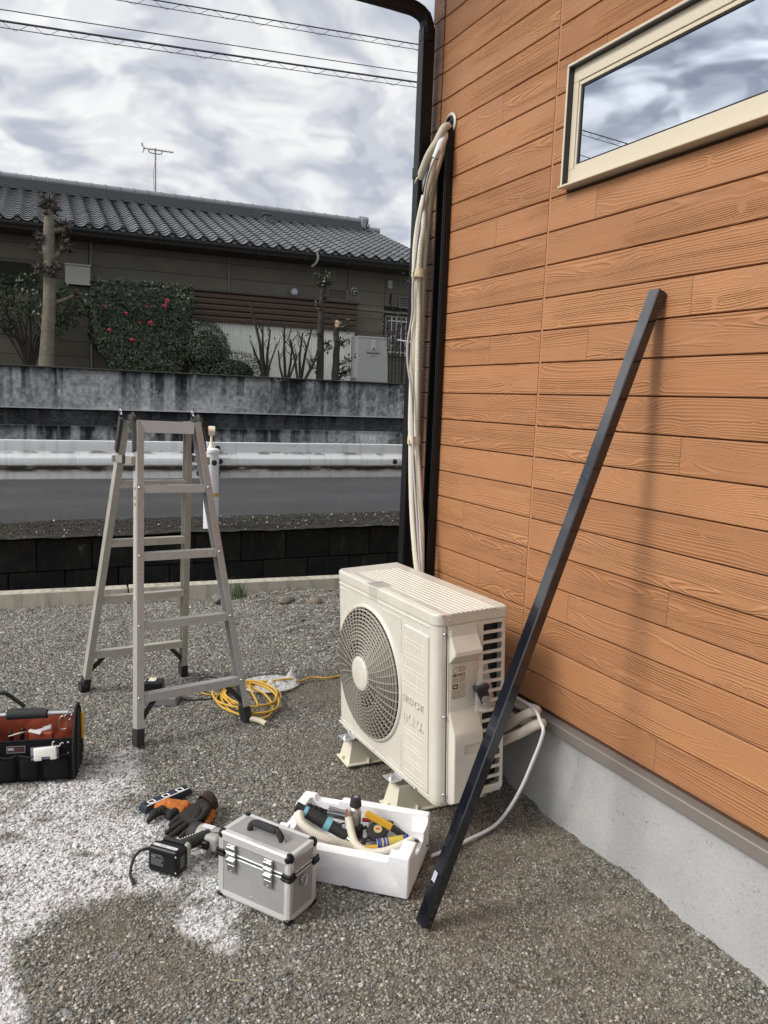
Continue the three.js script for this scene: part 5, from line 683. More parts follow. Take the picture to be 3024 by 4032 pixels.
  part(t, 'scale_sticker', new THREE.PlaneGeometry(0.024, 0.52).rotateY(-PI / 2).applyMatrix4(new THREE.Matrix4().makeBasis(xA, dirA, zA)).translate(pm.x - xA.x * 0.0162, pm.y - xA.y * 0.0162, pm.z - xA.z * 0.0162), M(0xffffff, 0.6, { map: scale, side: THREE.DoubleSide }));
}
// ---------------------------------------------------------------- tool bag
{
  const t = thing('tool_bag', 'open black canvas tool bag with orange lining and a foam-wrapped handle', 'tool bag', [-1.70, 0.004, -0.864], R(-13.5));
  const weave = dtex(256, 256, (u, v, i, j) => 0.4 + 0.35 * ((i + j) % 4 < 2 ? 1 : 0) + 0.2 * fbm(u * 8, v * 8, 3, 8)), cv = P([0.009, 0.009, 0.010], 0.9, { specularIntensity: 0.4, bumpMap: weave, bumpScale: 0.0006 }), lin = M([0.40, 0.085, 0.04], 0.8, { bumpMap: weave, bumpScale: 0.0004 }), edge = M([0.012, 0.010, 0.010], 0.8);
  const soft = (g, k) => { const p = g.attributes.position; for (let i = 0; i < p.count; i++) { const x = p.getX(i), y = p.getY(i), z = p.getZ(i); p.setZ(i, z + k * (fbm(x * 22 + 7, y * 22 + 3, 3) - 0.5)); } g.computeVertexNormals(); return g; };
  const sheet = (w, h, d, ...a) => soft(put(new RoundedBoxGeometry(w, h, d, 6, d * 0.45), ...a), 0.010);
  const panel = (w, h, d, x, y, z) => { const g = new THREE.BoxGeometry(w, h, d, 24, 14, 1); g.translate(x, y, z); return soft(g, 0.012); };
  part(t, 'front_panel', metric(panel(0.36, 0.165, 0.010, 0.0, 0.083, 0.094), 6), cv); part(t, 'back_panel', metric(panel(0.36, 0.195, 0.010, 0, 0.098, -0.094), 6), cv);
  part(t, 'lining', [panel(0.345, 0.185, 0.003, 0, 0.095, -0.087), box(0.34, 0.004, 0.17, 0, 0.03, 0), panel(0.34, 0.15, 0.002, 0, 0.08, 0.087)], lin); part(t, 'base', rbox(0.36, 0.012, 0.19, 0.004, 0, 0.008, 0), cv);
  const sidePts = [[-0.094, 0.0], [0.098, 0.0], [0.10, 0.14], [0.055, 0.225], [0.03, 0.258], [-0.03, 0.258], [-0.055, 0.235], [-0.115, 0.13], [-0.11, 0.05]];
  const side = (x) => put(poly(sidePts.map((q) => [-q[0], q[1]]), 0.010, 0.002), x, 0, 0, 0, PI / 2);
  part(t, 'side_panel', metric(side(0.178), 6), cv); part(t, 'side_panel', metric(side(-0.20), 6), cv);
  part(t, 'edge_binding', [0.178, -0.19].map((x) => tube(sidePts.slice(1, 8).map((q) => [x + 0.005, q[1], q[0]]), 0.005, 7, 60)), edge);
  part(t, 'side_webbing', [rbox(0.004, 0.25, 0.036, 0.001, 0.192, 0.128, 0.045, -0.18)], edge);
  for (const [x, w] of [[-0.135, 0.075], [-0.055, 0.078], [0.025, 0.078], [0.12, 0.105]]) { const g = new THREE.SphereGeometry(1, 20, 14, 0, PI * 2, 0, PI), p = g.attributes.position; for (let i = 0; i < p.count; i++) { const px = p.getX(i), py = p.getY(i), pz = p.getZ(i); p.setXYZ(i, Math.sign(px) * Math.pow(Math.abs(px), 0.5) * w / 2 * (0.92 - 0.05 * py), 0.056 + Math.sign(py) * Math.pow(Math.abs(py), 0.45) * 0.052 - 0.006 * (1 - px * px) * (py > 0.6 ? 1 : 0), 0.095 + Math.max(-0.2, pz) * 0.024); } g.computeVertexNormals(); const pk = part(t, 'pocket', metric(soft(g, 0.006), 6), cv); part(pk, 'hem', tube([[x - w / 2 + 0.003, 0.110, 0.106], [x, 0.106, 0.116], [x + w / 2 - 0.003, 0.110, 0.106]].map((q) => [q[0] - 0, q[1], q[2]]), 0.003, 6, 14), edge); pk.position.x = x; pk.children[0].position.x = -x; }
  part(t, 'handle', [cyl(0.009, 0.009, 0.40, 16, -0.01, 0.232, 0, 0, 0, PI / 2)], mat.steel); part(t, 'grip', [lathe([[0, -0.075], [0.017, -0.075], [0.019, -0.07], [0.018, 0], [0.019, 0.07], [0.017, 0.075], [0, 0.075]], 20, 0.0, 0.232, 0, 0, 0, PI / 2)], mat.blackMatt);
  part(t, 'shoulder_strap', [tube([[-0.19, 0.20, -0.05], [-0.16, 0.27, -0.08], [-0.11, 0.29, -0.09], [-0.07, 0.26, -0.10], [-0.03, 0.225, -0.10]], 0.008, 6, 30), rbox(0.13, 0.03, 0.018, 0.006, -0.02, 0.205, -0.092)], mat.blackMatt);
  const ring = (x, y, z, w, h, r = 0.0022) => tube([[x - w, y - h, z], [x + w, y - h, z], [x + w, y + h * 0.6, z], [x, y + h, z], [x - w, y + h * 0.6, z]], r, 6, 40, true);
  part(t, 'clip', [ring(0.135, 0.205, 0.03, 0.011, 0.026), put(ring(0, 0, 0, 0.008, 0.012), 0.158, 0.236, 0.02, 0, 0.8, 1), put(ring(0, 0, 0, 0.008, 0.012), 0.168, 0.25, 0.0, 0, 0, 1.2), put(ring(0, 0, 0, 0.007, 0.012), 0.152, 0.225, 0.03, 0, 0.4, 0.6), ring(-0.145, 0.236, 0.03, 0.012, 0.022), put(ring(0, 0, 0, 0.008, 0.016), -0.155, 0.213, 0.03, 0.5, 0.3, 0.6), tube([[-0.18, 0.21, 0.04], [-0.19, 0.17, 0.05], [-0.18, 0.13, 0.05], [-0.165, 0.12, 0.05]], 0.003, 6, 20)], mat.steel);
  part(t, 'carabiner', [tube([[-0.16, 0.205, 0.04], [-0.165, 0.16, 0.045], [-0.15, 0.135, 0.05], [-0.13, 0.14, 0.045], [-0.12, 0.12, 0.05]], 0.009, 8, 24)], mat.dark);
  const rv = [[0.145, 0.15, 0.102], [0.165, 0.152, 0.102], [0.165, 0.108, 0.102]].map((q) => sph(0.0045, 1, 1, 0.6, ...q)).concat([[0.192, 0.2, -0.078], [0.192, 0.15, -0.10], [0.192, 0.055, -0.098], [0.192, 0.03, -0.06]].map((q) => sph(0.0045, 0.6, 1, 1, ...q))); rv.forEach((g) => part(t, 'rivet', g, mat.steel));
  const lab = ctex(256, 104, (c) => { c.fillStyle = '#17181b'; c.fillRect(0, 0, 256, 104); c.strokeStyle = '#a9abb0'; c.lineWidth = 5; c.strokeRect(3, 3, 250, 98); c.font = 'bold 52px sans-serif'; c.textBaseline = 'middle'; c.fillStyle = '#dcdde0'; c.fillText('DBL', 14, 44); const w = c.measureText('DBL').width; c.fillStyle = '#7c2c30'; c.fillText('TACT', 14 + w, 44); c.fillStyle = '#8a3034'; c.fillRect(14, 74, 228, 4); c.fillStyle = '#8c7f80'; c.font = '15px sans-serif'; c.fillText('YOU ARE REAL WORKERS STYLE', 14, 88); });
  part(t, 'name_plate', put(new THREE.BoxGeometry(0.066, 0.027, 0.002), -0.022, 0.134, 0.1035), [M(0xffffff, 0.6, { map: lab })][0]);
  part(t, 'yellow_sleeve', rbox(0.012, 0.115, 0.020, 0.004, 0.196, 0.16, -0.045, 0.1), mat.yellow);
  // what is in it
  const fine = (n, l, c, g, m) => { const o = thing(n, l, c, [-1.70, 0.004, -0.864], R(-13.5)); g.forEach((q, i) => part(o, q[0], q[1], q[2] ?? m)); return o; };
  fine('plastic_case', 'small white plastic case in a pouch in the right front pocket of the tool bag', 'case', [['lid', cut(rbox(0.082, 0.05, 0.012, 0.005, 0.085, 0.118, 0.118, -0.1, 0, 0.06), [box(0.032, 0.03, 0.04, 0.088, 0.094, 0.118)]), M([0.78, 0.76, 0.72], 0.5)], ['pouch', rbox(0.10, 0.05, 0.006, 0.002, 0.082, 0.118, 0.110, -0.1, 0, 0.06), M([0.20, 0.22, 0.27], 0.5)], ['cord', [tube([[0.11, 0.14, 0.112], [0.112, 0.16, 0.112], [0.118, 0.162, 0.112]], 0.0022, 6, 12), tube([[0.12, 0.145, 0.114], [0.135, 0.145, 0.116], [0.14, 0.155, 0.114]], 0.0022, 6, 12)], mat.creamSoft]]);
  fine('beige_wrap', 'beige folded wrap sticking out of the left front pocket of the tool bag', 'wrap', [['wrap', rbox(0.05, 0.055, 0.020, 0.008, -0.125, 0.118, 0.112, 0, 0.1, 0.05), M([0.42, 0.40, 0.32], 0.7)], ['band', rbox(0.052, 0.012, 0.022, 0.004, -0.125, 0.095, 0.112, 0, 0.1, 0.05), M([0.68, 0.63, 0.58], 0.7)]]);
  fine('white_tie_bundle', 'bundle of white strips lying in the orange pocket of the tool bag', 'strips', [['strip', [rbox(0.065, 0.012, 0.016, 0.005, 0.055, 0.165, 0.0, 0, 0.2, 0.15), rbox(0.05, 0.010, 0.02, 0.004, 0.03, 0.163, 0.012, 0, -0.2, -0.2), rbox(0.035, 0.010, 0.012, 0.004, 0.07, 0.172, -0.01, 0, 0, 0.3)], M([0.78, 0.74, 0.73], 0.5)], ['holder', rbox(0.09, 0.05, 0.03, 0.01, 0.05, 0.135, 0.0), lin]]);
  fine('pliers', 'black-handled pliers held by a white band inside the tool bag', 'pliers', [['handle', [put(new THREE.CapsuleGeometry(0.009, 0.07, 4, 10), -0.055, 0.13, 0.02, 0, 0, 0.12), put(new THREE.CapsuleGeometry(0.009, 0.07, 4, 10), -0.02, 0.14, 0.01, 0, 0, -0.15)], mat.black], ['band', tube([[-0.062, 0.158, 0.03], [-0.012, 0.168, 0.022], [-0.008, 0.163, 0.008], [-0.06, 0.155, 0.012]], 0.0022, 6, 30, true), mat.creamSoft]]);
  fine('paper_leaflet', 'white printed leaflet standing at the left inside the tool bag', 'leaflet', [['sheet', put(new THREE.BoxGeometry(0.055, 0.05, 0.001), -0.125, 0.15, 0.06, -0.4, 0.2, -0.2), M([0.66, 0.66, 0.68], 0.6)]]);
  fine('red_wire_bundle', 'bundle of red and black wire at the left inside the tool bag', 'wire', [['wire', [0, 1, 2].map((k) => tube([[-0.14 + k * 0.006, 0.20, 0.0], [-0.12 + k * 0.006, 0.17, 0.02], [-0.10 + k * 0.005, 0.14, 0.03], [-0.085 + k * 0.004, 0.11, 0.03]], 0.004, 6, 16)), M([0.28, 0.03, 0.025], 0.5)]]);
}
// ---------------------------------------------------------------- aluminium tool case
{
  const t = thing('aluminium_case', 'silver aluminium tool case with black corners and handle on the gravel', 'tool case', [-1.085, 0.004, 0.281], R(-56.4));
  const w = 0.271, h = 0.208, d = 0.136, ys = 0.142, e = 0.017;
  part(t, 'body', rbox(w - 0.008, ys - 0.003, d - 0.008, 0.003, 0, ys / 2, 0), mat.casePanel); const lid = part(t, 'lid', rbox(w - 0.008, h - ys - 0.004, d - 0.008, 0.003, 0, (h + ys) / 2, 0), mat.casePanel);
  const qr = (l) => poly([[-e, 0.0015], [-e, -0.0015], [-0.004, -0.0015], [-0.0015, -0.004], [-0.0015, -e], [0.0015, -e], [0.0035, -0.004], [0.0025, 0.0005], [-0.004, 0.0035]], l, 0.0005, [], 1);
  const ed = []; // extrusions along the edges: rounded angle profiles
  const edge = (name, a, b, s1, s2) => { const y = b.clone().sub(a), l = y.length(); y.normalize(); const g = qr(l); g.applyMatrix4(new THREE.Matrix4().makeBasis(s1, s2, V(0, 0, 0).crossVectors(s1, s2))); const c = V(0, 0, 0).crossVectors(s1, s2); const st = c.dot(y) > 0 ? a : b; g.translate(st.x, st.y, st.z); part(t, name, g, mat.caseAlu); };
  const X = V(1, 0, 0), Y = V(0, 1, 0), Z = V(0, 0, 1), n = (v) => v.clone().negate(), hw = w / 2 - 0.004, hd = d / 2 - 0.004, lo = 0.005, hi = h - 0.004;
  for (const sx of [1, -1]) for (const sz of [1, -1]) { const x = sx > 0 ? X : n(X), z = sz > 0 ? Z : n(Z); edge('upright_edge', V(sx * hw, lo + 0.01, sz * hd), V(sx * hw, ys - 0.002, sz * hd), x, z); edge('upright_edge', V(sx * hw, ys + 0.002, sz * hd), V(sx * hw, hi - 0.008, sz * hd), x, z); }
  for (const [y, yy] of [[lo, n(Y)], [hi, Y]]) { for (const s of [1, -1]) { const z = s > 0 ? Z : n(Z), x = s > 0 ? X : n(X); if (yy === Y || true) { edge('edge_strip', V(-hw + 0.008, y, s * hd), V(hw - 0.008, y, s * hd), yy, z); edge('edge_strip', V(s * hw, y, -hd + 0.008), V(s * hw, y, hd - 0.008), yy, x); } } }
  part(t, 'lid_rail', [rbox(w - 0.028, 0.026, 0.006, 0.0028, 0, h - 0.0145, d / 2 - 0.0022), rbox(w - 0.028, 0.006, 0.020, 0.0028, 0, h - 0.0022, d / 2 - 0.0115), rbox(w - 0.034, 0.005, 0.004, 0.0015, 0, ys + 0.006, d / 2 - 0.003), rbox(w - 0.034, 0.005, 0.004, 0.0015, 0, ys - 0.006, d / 2 - 0.003), rbox(0.004, 0.004, d - 0.03, 0.0015, w / 2 - 0.003, ys + 0.006, 0), rbox(0.004, 0.004, d - 0.03, 0.0015, w / 2 - 0.003, ys - 0.005, 0)], mat.caseAlu);
  part(t, 'split_line', [box(w - 0.006, 0.0018, d - 0.006, 0, ys, 0)], mat.dark);
  for (const sx of [1, -1]) for (const sz of [1, -1]) { part(t, 'corner_cap', sph(0.0155, 1, 1, 1, sx * (w / 2 - 0.0125), h - 0.0125, sz * (d / 2 - 0.0125)), mat.black); part(t, 'foot_cap', rbox(0.024, 0.014, 0.024, 0.006, sx * (w / 2 - 0.010), 0.006, sz * (d / 2 - 0.010)), mat.black);
    part(t, 'corner_guard', [rbox(0.030, 0.022, 0.008, 0.002, sx * (w / 2 - 0.012), ys, sz * (d / 2 + 0.0005)), rbox(0.008, 0.022, 0.026, 0.002, sx * (w / 2 + 0.0005), ys, sz * (d / 2 - 0.011)), rbox(0.034, 0.006, 0.010, 0.002, sx * (w / 2 - 0.013), ys - 0.003, sz * (d / 2 + 0.002)), rbox(0.010, 0.006, 0.03, 0.002, sx * (w / 2 + 0.002), ys - 0.003, sz * (d / 2 - 0.012))], mat.black); }
  for (const x of [-0.078, 0.060]) { const l = part(t, 'latch', [rbox(0.030, 0.085, 0.003, 0.001, x, ys - 0.004, d / 2 + 0.003), rbox(0.034, 0.014, 0.010, 0.004, x, ys + 0.026, d / 2 + 0.006), rbox(0.034, 0.010, 0.009, 0.004, x, ys + 0.008, d / 2 + 0.006), rbox(0.034, 0.014, 0.012, 0.005, x, ys - 0.012, d / 2 + 0.007), rbox(0.026, 0.022, 0.004, 0.0015, x, ys - 0.036, d / 2 + 0.004)], mat.steel); part(l, 'rivet', [[-0.010, 0.035], [0.010, 0.035], [0, -0.043], [-0.008, -0.02], [0.008, -0.02]].map((q) => sph(0.0026, 1, 1, 0.7, x + q[0], ys + q[1], d / 2 + 0.006)), mat.zinc); }
  const hp = [[-0.060, h - 0.002, 0], [-0.058, h + 0.008, 0], [-0.048, h + 0.022, 0], [-0.034, h + 0.026, 0], [0.034, h + 0.026, 0], [0.048, h + 0.022, 0], [0.058, h + 0.008, 0], [0.060, h - 0.002, 0]];
  const hg = tube(hp, 0.0098, 10, 60); hg.scale(1, 1, 0.95); hg.translate(0, 0, 0.010); part(t, 'handle', [put(hg, 0, 0, 0.0), rbox(0.085, 0.016, 0.025, 0.005, 0, h + 0.026, 0.010)], mat.blackMatt);
  part(t, 'handle_mount', [-1, 1].map((s) => lathe([[0, 0.013], [0.006, 0.012], [0.011, 0.006], [0.013, 0.0]], 16, s * 0.062, h - 0.002, 0.004).scale(1, 1, 1)), mat.steel);
  part(t, 'strap_ring', [rbox(0.003, 0.03, 0.022, 0.001, w / 2 + 0.0005, ys - 0.032, 0.004), tube([[w / 2 + 0.004, ys - 0.022, -0.010], [w / 2 + 0.004, ys - 0.022, 0.018], [w / 2 + 0.008, ys - 0.046, 0.004]], 0.0022, 6, 30, true)], mat.steel);
  part(t, 'rivet', [sph(0.003, 1, 1, 0.6, -0.005, 0.035, d / 2 - 0.003), sph(0.002, 1, 1, 0.6, -0.012, 0.085, d / 2 - 0.003)], mat.zinc);
}
// ---------------------------------------------------------------- impact driver lying on its side
{
  const t = thing('impact_driver', 'cordless impact driver with black battery lying on the powdered gravel', 'power tool', [-1.352, 0.004, 0.048], R(-47)), grey = M([0.34, 0.34, 0.31], 0.5, { map: smudge });
  const bat = part(t, 'battery', [rbox(0.096, 0.074, 0.038, 0.010, 0, 0.039, -0.020), rbox(0.088, 0.066, 0.05, 0.012, 0.002, 0.038, -0.035)], mat.black);
  part(t, 'battery_shoe', rbox(0.094, 0.070, 0.020, 0.010, 0.002, 0.039, -0.060), M([0.36, 0.36, 0.32], 0.5)); part(t, 'shoe_pad', rbox(0.070, 0.006, 0.014, 0.003, 0.0, 0.0735, -0.056), mat.blackMatt); part(bat, 'side_button', rbox(0.006, 0.034, 0.018, 0.002, 0.0475, 0.04, -0.024), M([0.10, 0.10, 0.10], 0.5)); part(bat, 'screw', [[0.043, 0.062], [0.043, 0.016]].map((q) => sph(0.0028, 1, 1, 0.5, q[0], q[1], -0.002)), mat.zinc);
  const strip = ctex(256, 40, (c) => { c.fillStyle = '#0b0b0c'; c.fillRect(0, 0, 256, 40); c.fillStyle = '#cfd0d2'; c.beginPath(); c.roundRect ? c.roundRect(2, 2, 252, 36, 18) : c.rect(2, 2, 252, 36); c.fill(); c.fillStyle = '#4c4d50'; c.font = 'bold 26px sans-serif'; c.textBaseline = 'middle'; c.fillText('14.4V', 74, 21); c.font = '12px sans-serif'; c.fillText('6000mAh', 186, 24); });
  part(bat, 'voltage_strip', put(new THREE.PlaneGeometry(0.080, 0.013), 0, 0.0763, -0.016, -PI / 2), M(0xffffff, 0.5, { map: strip }));
  const pr = ctex(256, 160, (c) => { c.fillStyle = '#0b0b0c'; c.fillRect(0, 0, 256, 160); c.fillStyle = '#8d8f92'; const r = rng(6); for (let y = 8; y < 150; y += 14) { if (y > 30 && y < 56) { continue; } let x = 10; const end = y < 30 ? 190 : 150 + r() * 70; while (x < end) { const q = 5 + r() * 14; c.fillRect(x, y, q, 6); x += q + 4; } } c.fillRect(10, 36, 74, 14); c.font = 'bold 20px serif'; c.fillText('CE', 120, 52); c.strokeStyle = '#8d8f92'; c.lineWidth = 3; c.beginPath(); c.arc(170, 44, 8, 0, 7); c.stroke(); c.strokeRect(194, 36, 12, 14); });
  part(bat, 'rating_print', put(new THREE.PlaneGeometry(0.050, 0.034), -0.012, 0.042, -0.0005), M(0xffffff, 0.5, { map: pr }));
  part(bat, 'strap', [tube([[-0.048, 0.055, -0.02], [-0.064, 0.058, -0.004], [-0.078, 0.045, 0.010], [-0.080, 0.024, 0.024], [-0.070, 0.008, 0.042], [-0.05, 0.006, 0.058]], 0.0042, 8, 40), put(rbox(0.026, 0.007, 0.010, 0.003), -0.047, 0.006, 0.060, 0, -0.7)], mat.blackMatt);
  part(t, 'handle', [rod(V(0.0, 0.042, -0.065), V(0.036, 0.046, -0.145), 0.0168, 16, 0.0180), sph(0.018, 1, 1, 1.2, 0.037, 0.045, -0.148)], mat.blackMatt);
  part(t, 'grip_dots', [...Array(10)].map((_, k) => box(0.004, 0.002, 0.003, -0.006 + k * 0.0034, 0.0598, -0.078 - k * 0.0072)), mat.creamSoft);
  part(t, 'trigger', rbox(0.022, 0.024, 0.022, 0.006, 0.058, 0.040, -0.122), mat.black);
  part(t, 'trigger_housing', [rbox(0.05, 0.050, 0.034, 0.014, 0.070, 0.040, -0.140), rbox(0.03, 0.04, 0.03, 0.012, 0.088, 0.038, -0.146)], grey);
  const body = part(t, 'motor_body', [lathe([[0, -0.074], [0.020, -0.073], [0.028, -0.064], [0.031, -0.04], [0.031, 0.0], [0.029, 0.03], [0.026, 0.05], [0, 0.052]], 28, 0.052, 0.036, -0.166, 0, 0, -PI / 2)], grey);
  part(body, 'rear_cap', lathe([[0, -0.079], [0.022, -0.077], [0.0315, -0.066], [0.0325, -0.046], [0.0315, -0.044]], 28, 0.052, 0.036, -0.166, 0, 0, -PI / 2), mat.blackMatt); part(body, 'nose', lathe([[0.0275, 0.028], [0.0285, 0.04], [0.024, 0.075], [0.016, 0.09], [0.009, 0.092], [0.009, 0.11], [0, 0.11]], 28, 0.052, 0.036, -0.166, 0, 0, -PI / 2), M([0.50, 0.50, 0.50], 0.35, { metalness: 0.4 }));
  part(body, 'side_trim', [rbox(0.010, 0.006, 0.05, 0.003, 0.082, 0.062, -0.165, 0, 0.35), rbox(0.05, 0.005, 0.008, 0.002, 0.055, 0.061, -0.146, 0, 0.35)], mat.blackMatt); part(body, 'plate', rbox(0.038, 0.002, 0.018, 0.001, 0.038, 0.0672, -0.166), M([0.66, 0.66, 0.67], 0.4)); part(body, 'button', cyl(0.0075, 0.0075, 0.010, 14, 0.048, 0.064, -0.143), mat.blackMatt); part(body, 'screw', [[0.060, 0.060, -0.136], [0.095, 0.052, -0.13]].map((q) => sph(0.003, 1, 0.6, 1, ...q)), mat.dark);
}
scene.getObjectByName('impact_driver').scale.setScalar(1.16);
// ---------------------------------------------------------------- torpedo level
{
  const t = thing('spirit_level', 'short dark blue torpedo spirit level lying behind the gloves', 'level', [-1.252, 0.004, -0.418], R(25.5)), navy = M([0.016, 0.024, 0.042], 0.45);
  part(t, 'frame', cut(poly([[-0.104, 0.010], [-0.097, 0.024], [0.097, 0.024], [0.104, 0.010], [0.104, 0], [-0.104, 0]].map((q) => q), 0.038, 0.0015).translate(0, 0, -0.019), [[-0.062, 0.022], [0, 0.024], [0.062, 0.022]].map(([x, w]) => rbox(w, 0.03, 0.020, 0.004, x, 0.026, 0)).concat([-0.086, 0.086].map((x) => cyl(0.005, 0.005, 0.02, 16, x, 0.026, 0)))), navy);
  part(t, 'rail', [rbox(0.186, 0.002, 0.004, 0.0008, 0, 0.0246, 0.0165)], mat.white);
  for (const [x, a] of [[-0.062, 0.5], [0, 0], [0.062, -0.6]]) part(t, 'vial', [put(rbox(0.016, 0.008, 0.010, 0.0035), x, 0.016, 0, 0, a), rbox(0.024, 0.003, 0.0035, 0.001, x, 0.0245, 0.0105), rbox(0.024, 0.003, 0.0035, 0.001, x, 0.0245, -0.0105), rbox(0.0035, 0.003, 0.020, 0.001, x - 0.0115, 0.0245, 0), rbox(0.0035, 0.003, 0.020, 0.001, x + 0.0115, 0.0245, 0)], M([0.80, 0.80, 0.77], 0.35));
}
// ---------------------------------------------------------------- work gloves, meshed from a smooth field
function blend(caps, res, k) { // caps: [ax,ay,az, bx,by,bz, ra, rb]
  const lo = V(9, 9, 9), hi = V(-9, -9, -9); for (const c of caps) for (const [i, r] of [[0, c[6]], [3, c[7]]]) { lo.min(V(c[i] - r, c[i + 1] - r, c[i + 2] - r)); hi.max(V(c[i] + r, c[i + 1] + r, c[i + 2] + r)); }
  const mid = lo.clone().add(hi).multiplyScalar(0.5), half = Math.max(hi.x - lo.x, hi.y - lo.y, hi.z - lo.z) / 2 * 1.15, mc = new MarchingCubes(res, mat.black, false, false, 120000); mc.isolation = 0;
  const q = V(0, 0, 0), A = V(0, 0, 0), D = V(0, 0, 0);
  for (let z = 0; z < res; z++) for (let y = 0; y < res; y++) for (let x = 0; x < res; x++) {
    const hs = res / 2, wx = mid.x + (x - hs) / hs * half, wy = mid.y + (y - hs) / hs * half, wz = mid.z + (z - hs) / hs * half; let d = 9;
    for (const c of caps) { A.set(c[0], c[1], c[2]); D.set(c[3] - c[0], c[4] - c[1], c[5] - c[2]); q.set(wx, wy, wz).sub(A); const t = clamp(q.dot(D) / Math.max(D.lengthSq(), 1e-9)), e = q.addScaledVector(D, -t).length() - lerp(c[6], c[7], t); const h = clamp(0.5 + 0.5 * (d - e) / k); d = lerp(d, e, h) - k * h * (1 - h); }
    d += 0.0018 * (fbm(wx * 90 + 40, wy * 90 + wz * 130 + 60, 3) - 0.5) * 2; d = Math.max(d, 0.002 - wy);
    mc.field[x + y * res + z * res * res] = -d;
  }
  mc.update(); const n = mc.count, p = new Float32Array(mc.positionArray.slice(0, n * 3)); for (let i = 0; i < n; i++) { p[i * 3] = mid.x + p[i * 3] * half; p[i * 3 + 1] = mid.y + p[i * 3 + 1] * half; p[i * 3 + 2] = mid.z + p[i * 3 + 2] * half; }
  let g = new THREE.BufferGeometry(); g.setAttribute('position', new THREE.BufferAttribute(p, 3)); g = mergeVertices(g, 1e-5); g.computeVertexNormals(); return metric(g, 8);
}
{
  const rub = P([0.013, 0.0125, 0.012], 0.62, { specularIntensity: 0.7, bumpMap: grit, bumpScale: 0.0015 }), knit = M([0.55, 0.165, 0.03], 0.9, { bumpMap: grit, bumpScale: 0.003 }), cuffM = M([0.045, 0.028, 0.020], 0.95, { bumpMap: grit, bumpScale: 0.003 });
  const t = thing('work_glove', 'black rubber-palmed work glove lying palm up beside the silver case', 'glove');
  part(t, 'glove', blend([[-1.150, 0.038, -0.270, -1.212, 0.029, -0.242, 0.029, 0.021], [-1.160, 0.036, -0.250, -1.196, 0.027, -0.192, 0.028, 0.020], [-1.175, 0.034, -0.245, -1.208, 0.027, -0.212, 0.026, 0.021],
    [-1.218, 0.027, -0.254, -1.246, 0.020, -0.246, 0.0155, 0.0125], [-1.246, 0.020, -0.246, -1.268, 0.013, -0.231, 0.0125, 0.0105], [-1.214, 0.027, -0.226, -1.256, 0.020, -0.205, 0.0155, 0.0115], [-1.256, 0.020, -0.205, -1.291, 0.011, -0.189, 0.0115, 0.009], [-1.204, 0.025, -0.200, -1.246, 0.018, -0.181, 0.0150, 0.0115], [-1.246, 0.018, -0.181, -1.281, 0.010, -0.168, 0.0115, 0.0088], [-1.190, 0.024, -0.178, -1.222, 0.017, -0.161, 0.0140, 0.0115], [-1.222, 0.017, -0.161, -1.251, 0.010, -0.148, 0.0115, 0.009],
    [-1.150, 0.056, -0.238, -1.150, 0.062, -0.203, 0.016, 0.0135], [-1.150, 0.062, -0.203, -1.172, 0.052, -0.178, 0.0135, 0.010], [-1.172, 0.052, -0.178, -1.190, 0.040, -0.178, 0.010, 0.009]], 112, 0.0045), rub);
  part(t, 'cuff', lathe([[0.024, 0.02], [0.029, 0.0], [0.033, 0.012], [0.035, 0.032], [0.033, 0.040], [0.030, 0.040], [0.031, 0.02]], 28).scale(1.12, 1, 0.95).applyMatrix4(new THREE.Matrix4().makeRotationFromQuaternion(new THREE.Quaternion().setFromUnitVectors(V(0, 1, 0), V(0.82, 0.10, -0.56).normalize()))).translate(-1.146, 0.040, -0.274), cuffM);
  part(t, 'back', blend([[-1.125, 0.014, -0.245, -1.170, 0.012, -0.168, 0.013, 0.011], [-1.118, 0.018, -0.27, -1.135, 0.015, -0.225, 0.013, 0.012]], 48, 0.008), knit, 'orange knitted back showing at the edge');
  const u = thing('work_glove', 'work glove with its orange knitted back showing, partly under the black one', 'glove');
  part(u, 'back', blend([[-1.292, 0.016, -0.372, -1.262, 0.030, -0.345, 0.012, 0.020], [-1.262, 0.032, -0.345, -1.200, 0.028, -0.315, 0.020, 0.018], [-1.248, 0.030, -0.322, -1.222, 0.024, -0.292, 0.018, 0.014], [-1.29, 0.016, -0.36, -1.275, 0.028, -0.33, 0.010, 0.016], [-1.262, 0.044, -0.345, -1.240, 0.040, -0.318, 0.008, 0.006]], 72, 0.008), knit);
  part(u, 'fingers', blend([[-1.283, 0.026, -0.322, -1.314, 0.020, -0.312, 0.0165, 0.0155], [-1.314, 0.020, -0.312, -1.335, 0.010, -0.293, 0.0145, 0.008], [-1.245, 0.024, -0.292, -1.263, 0.022, -0.276, 0.0165, 0.0155], [-1.275, 0.020, -0.318, -1.25, 0.018, -0.298, 0.013, 0.013]], 72, 0.005), rub);
}
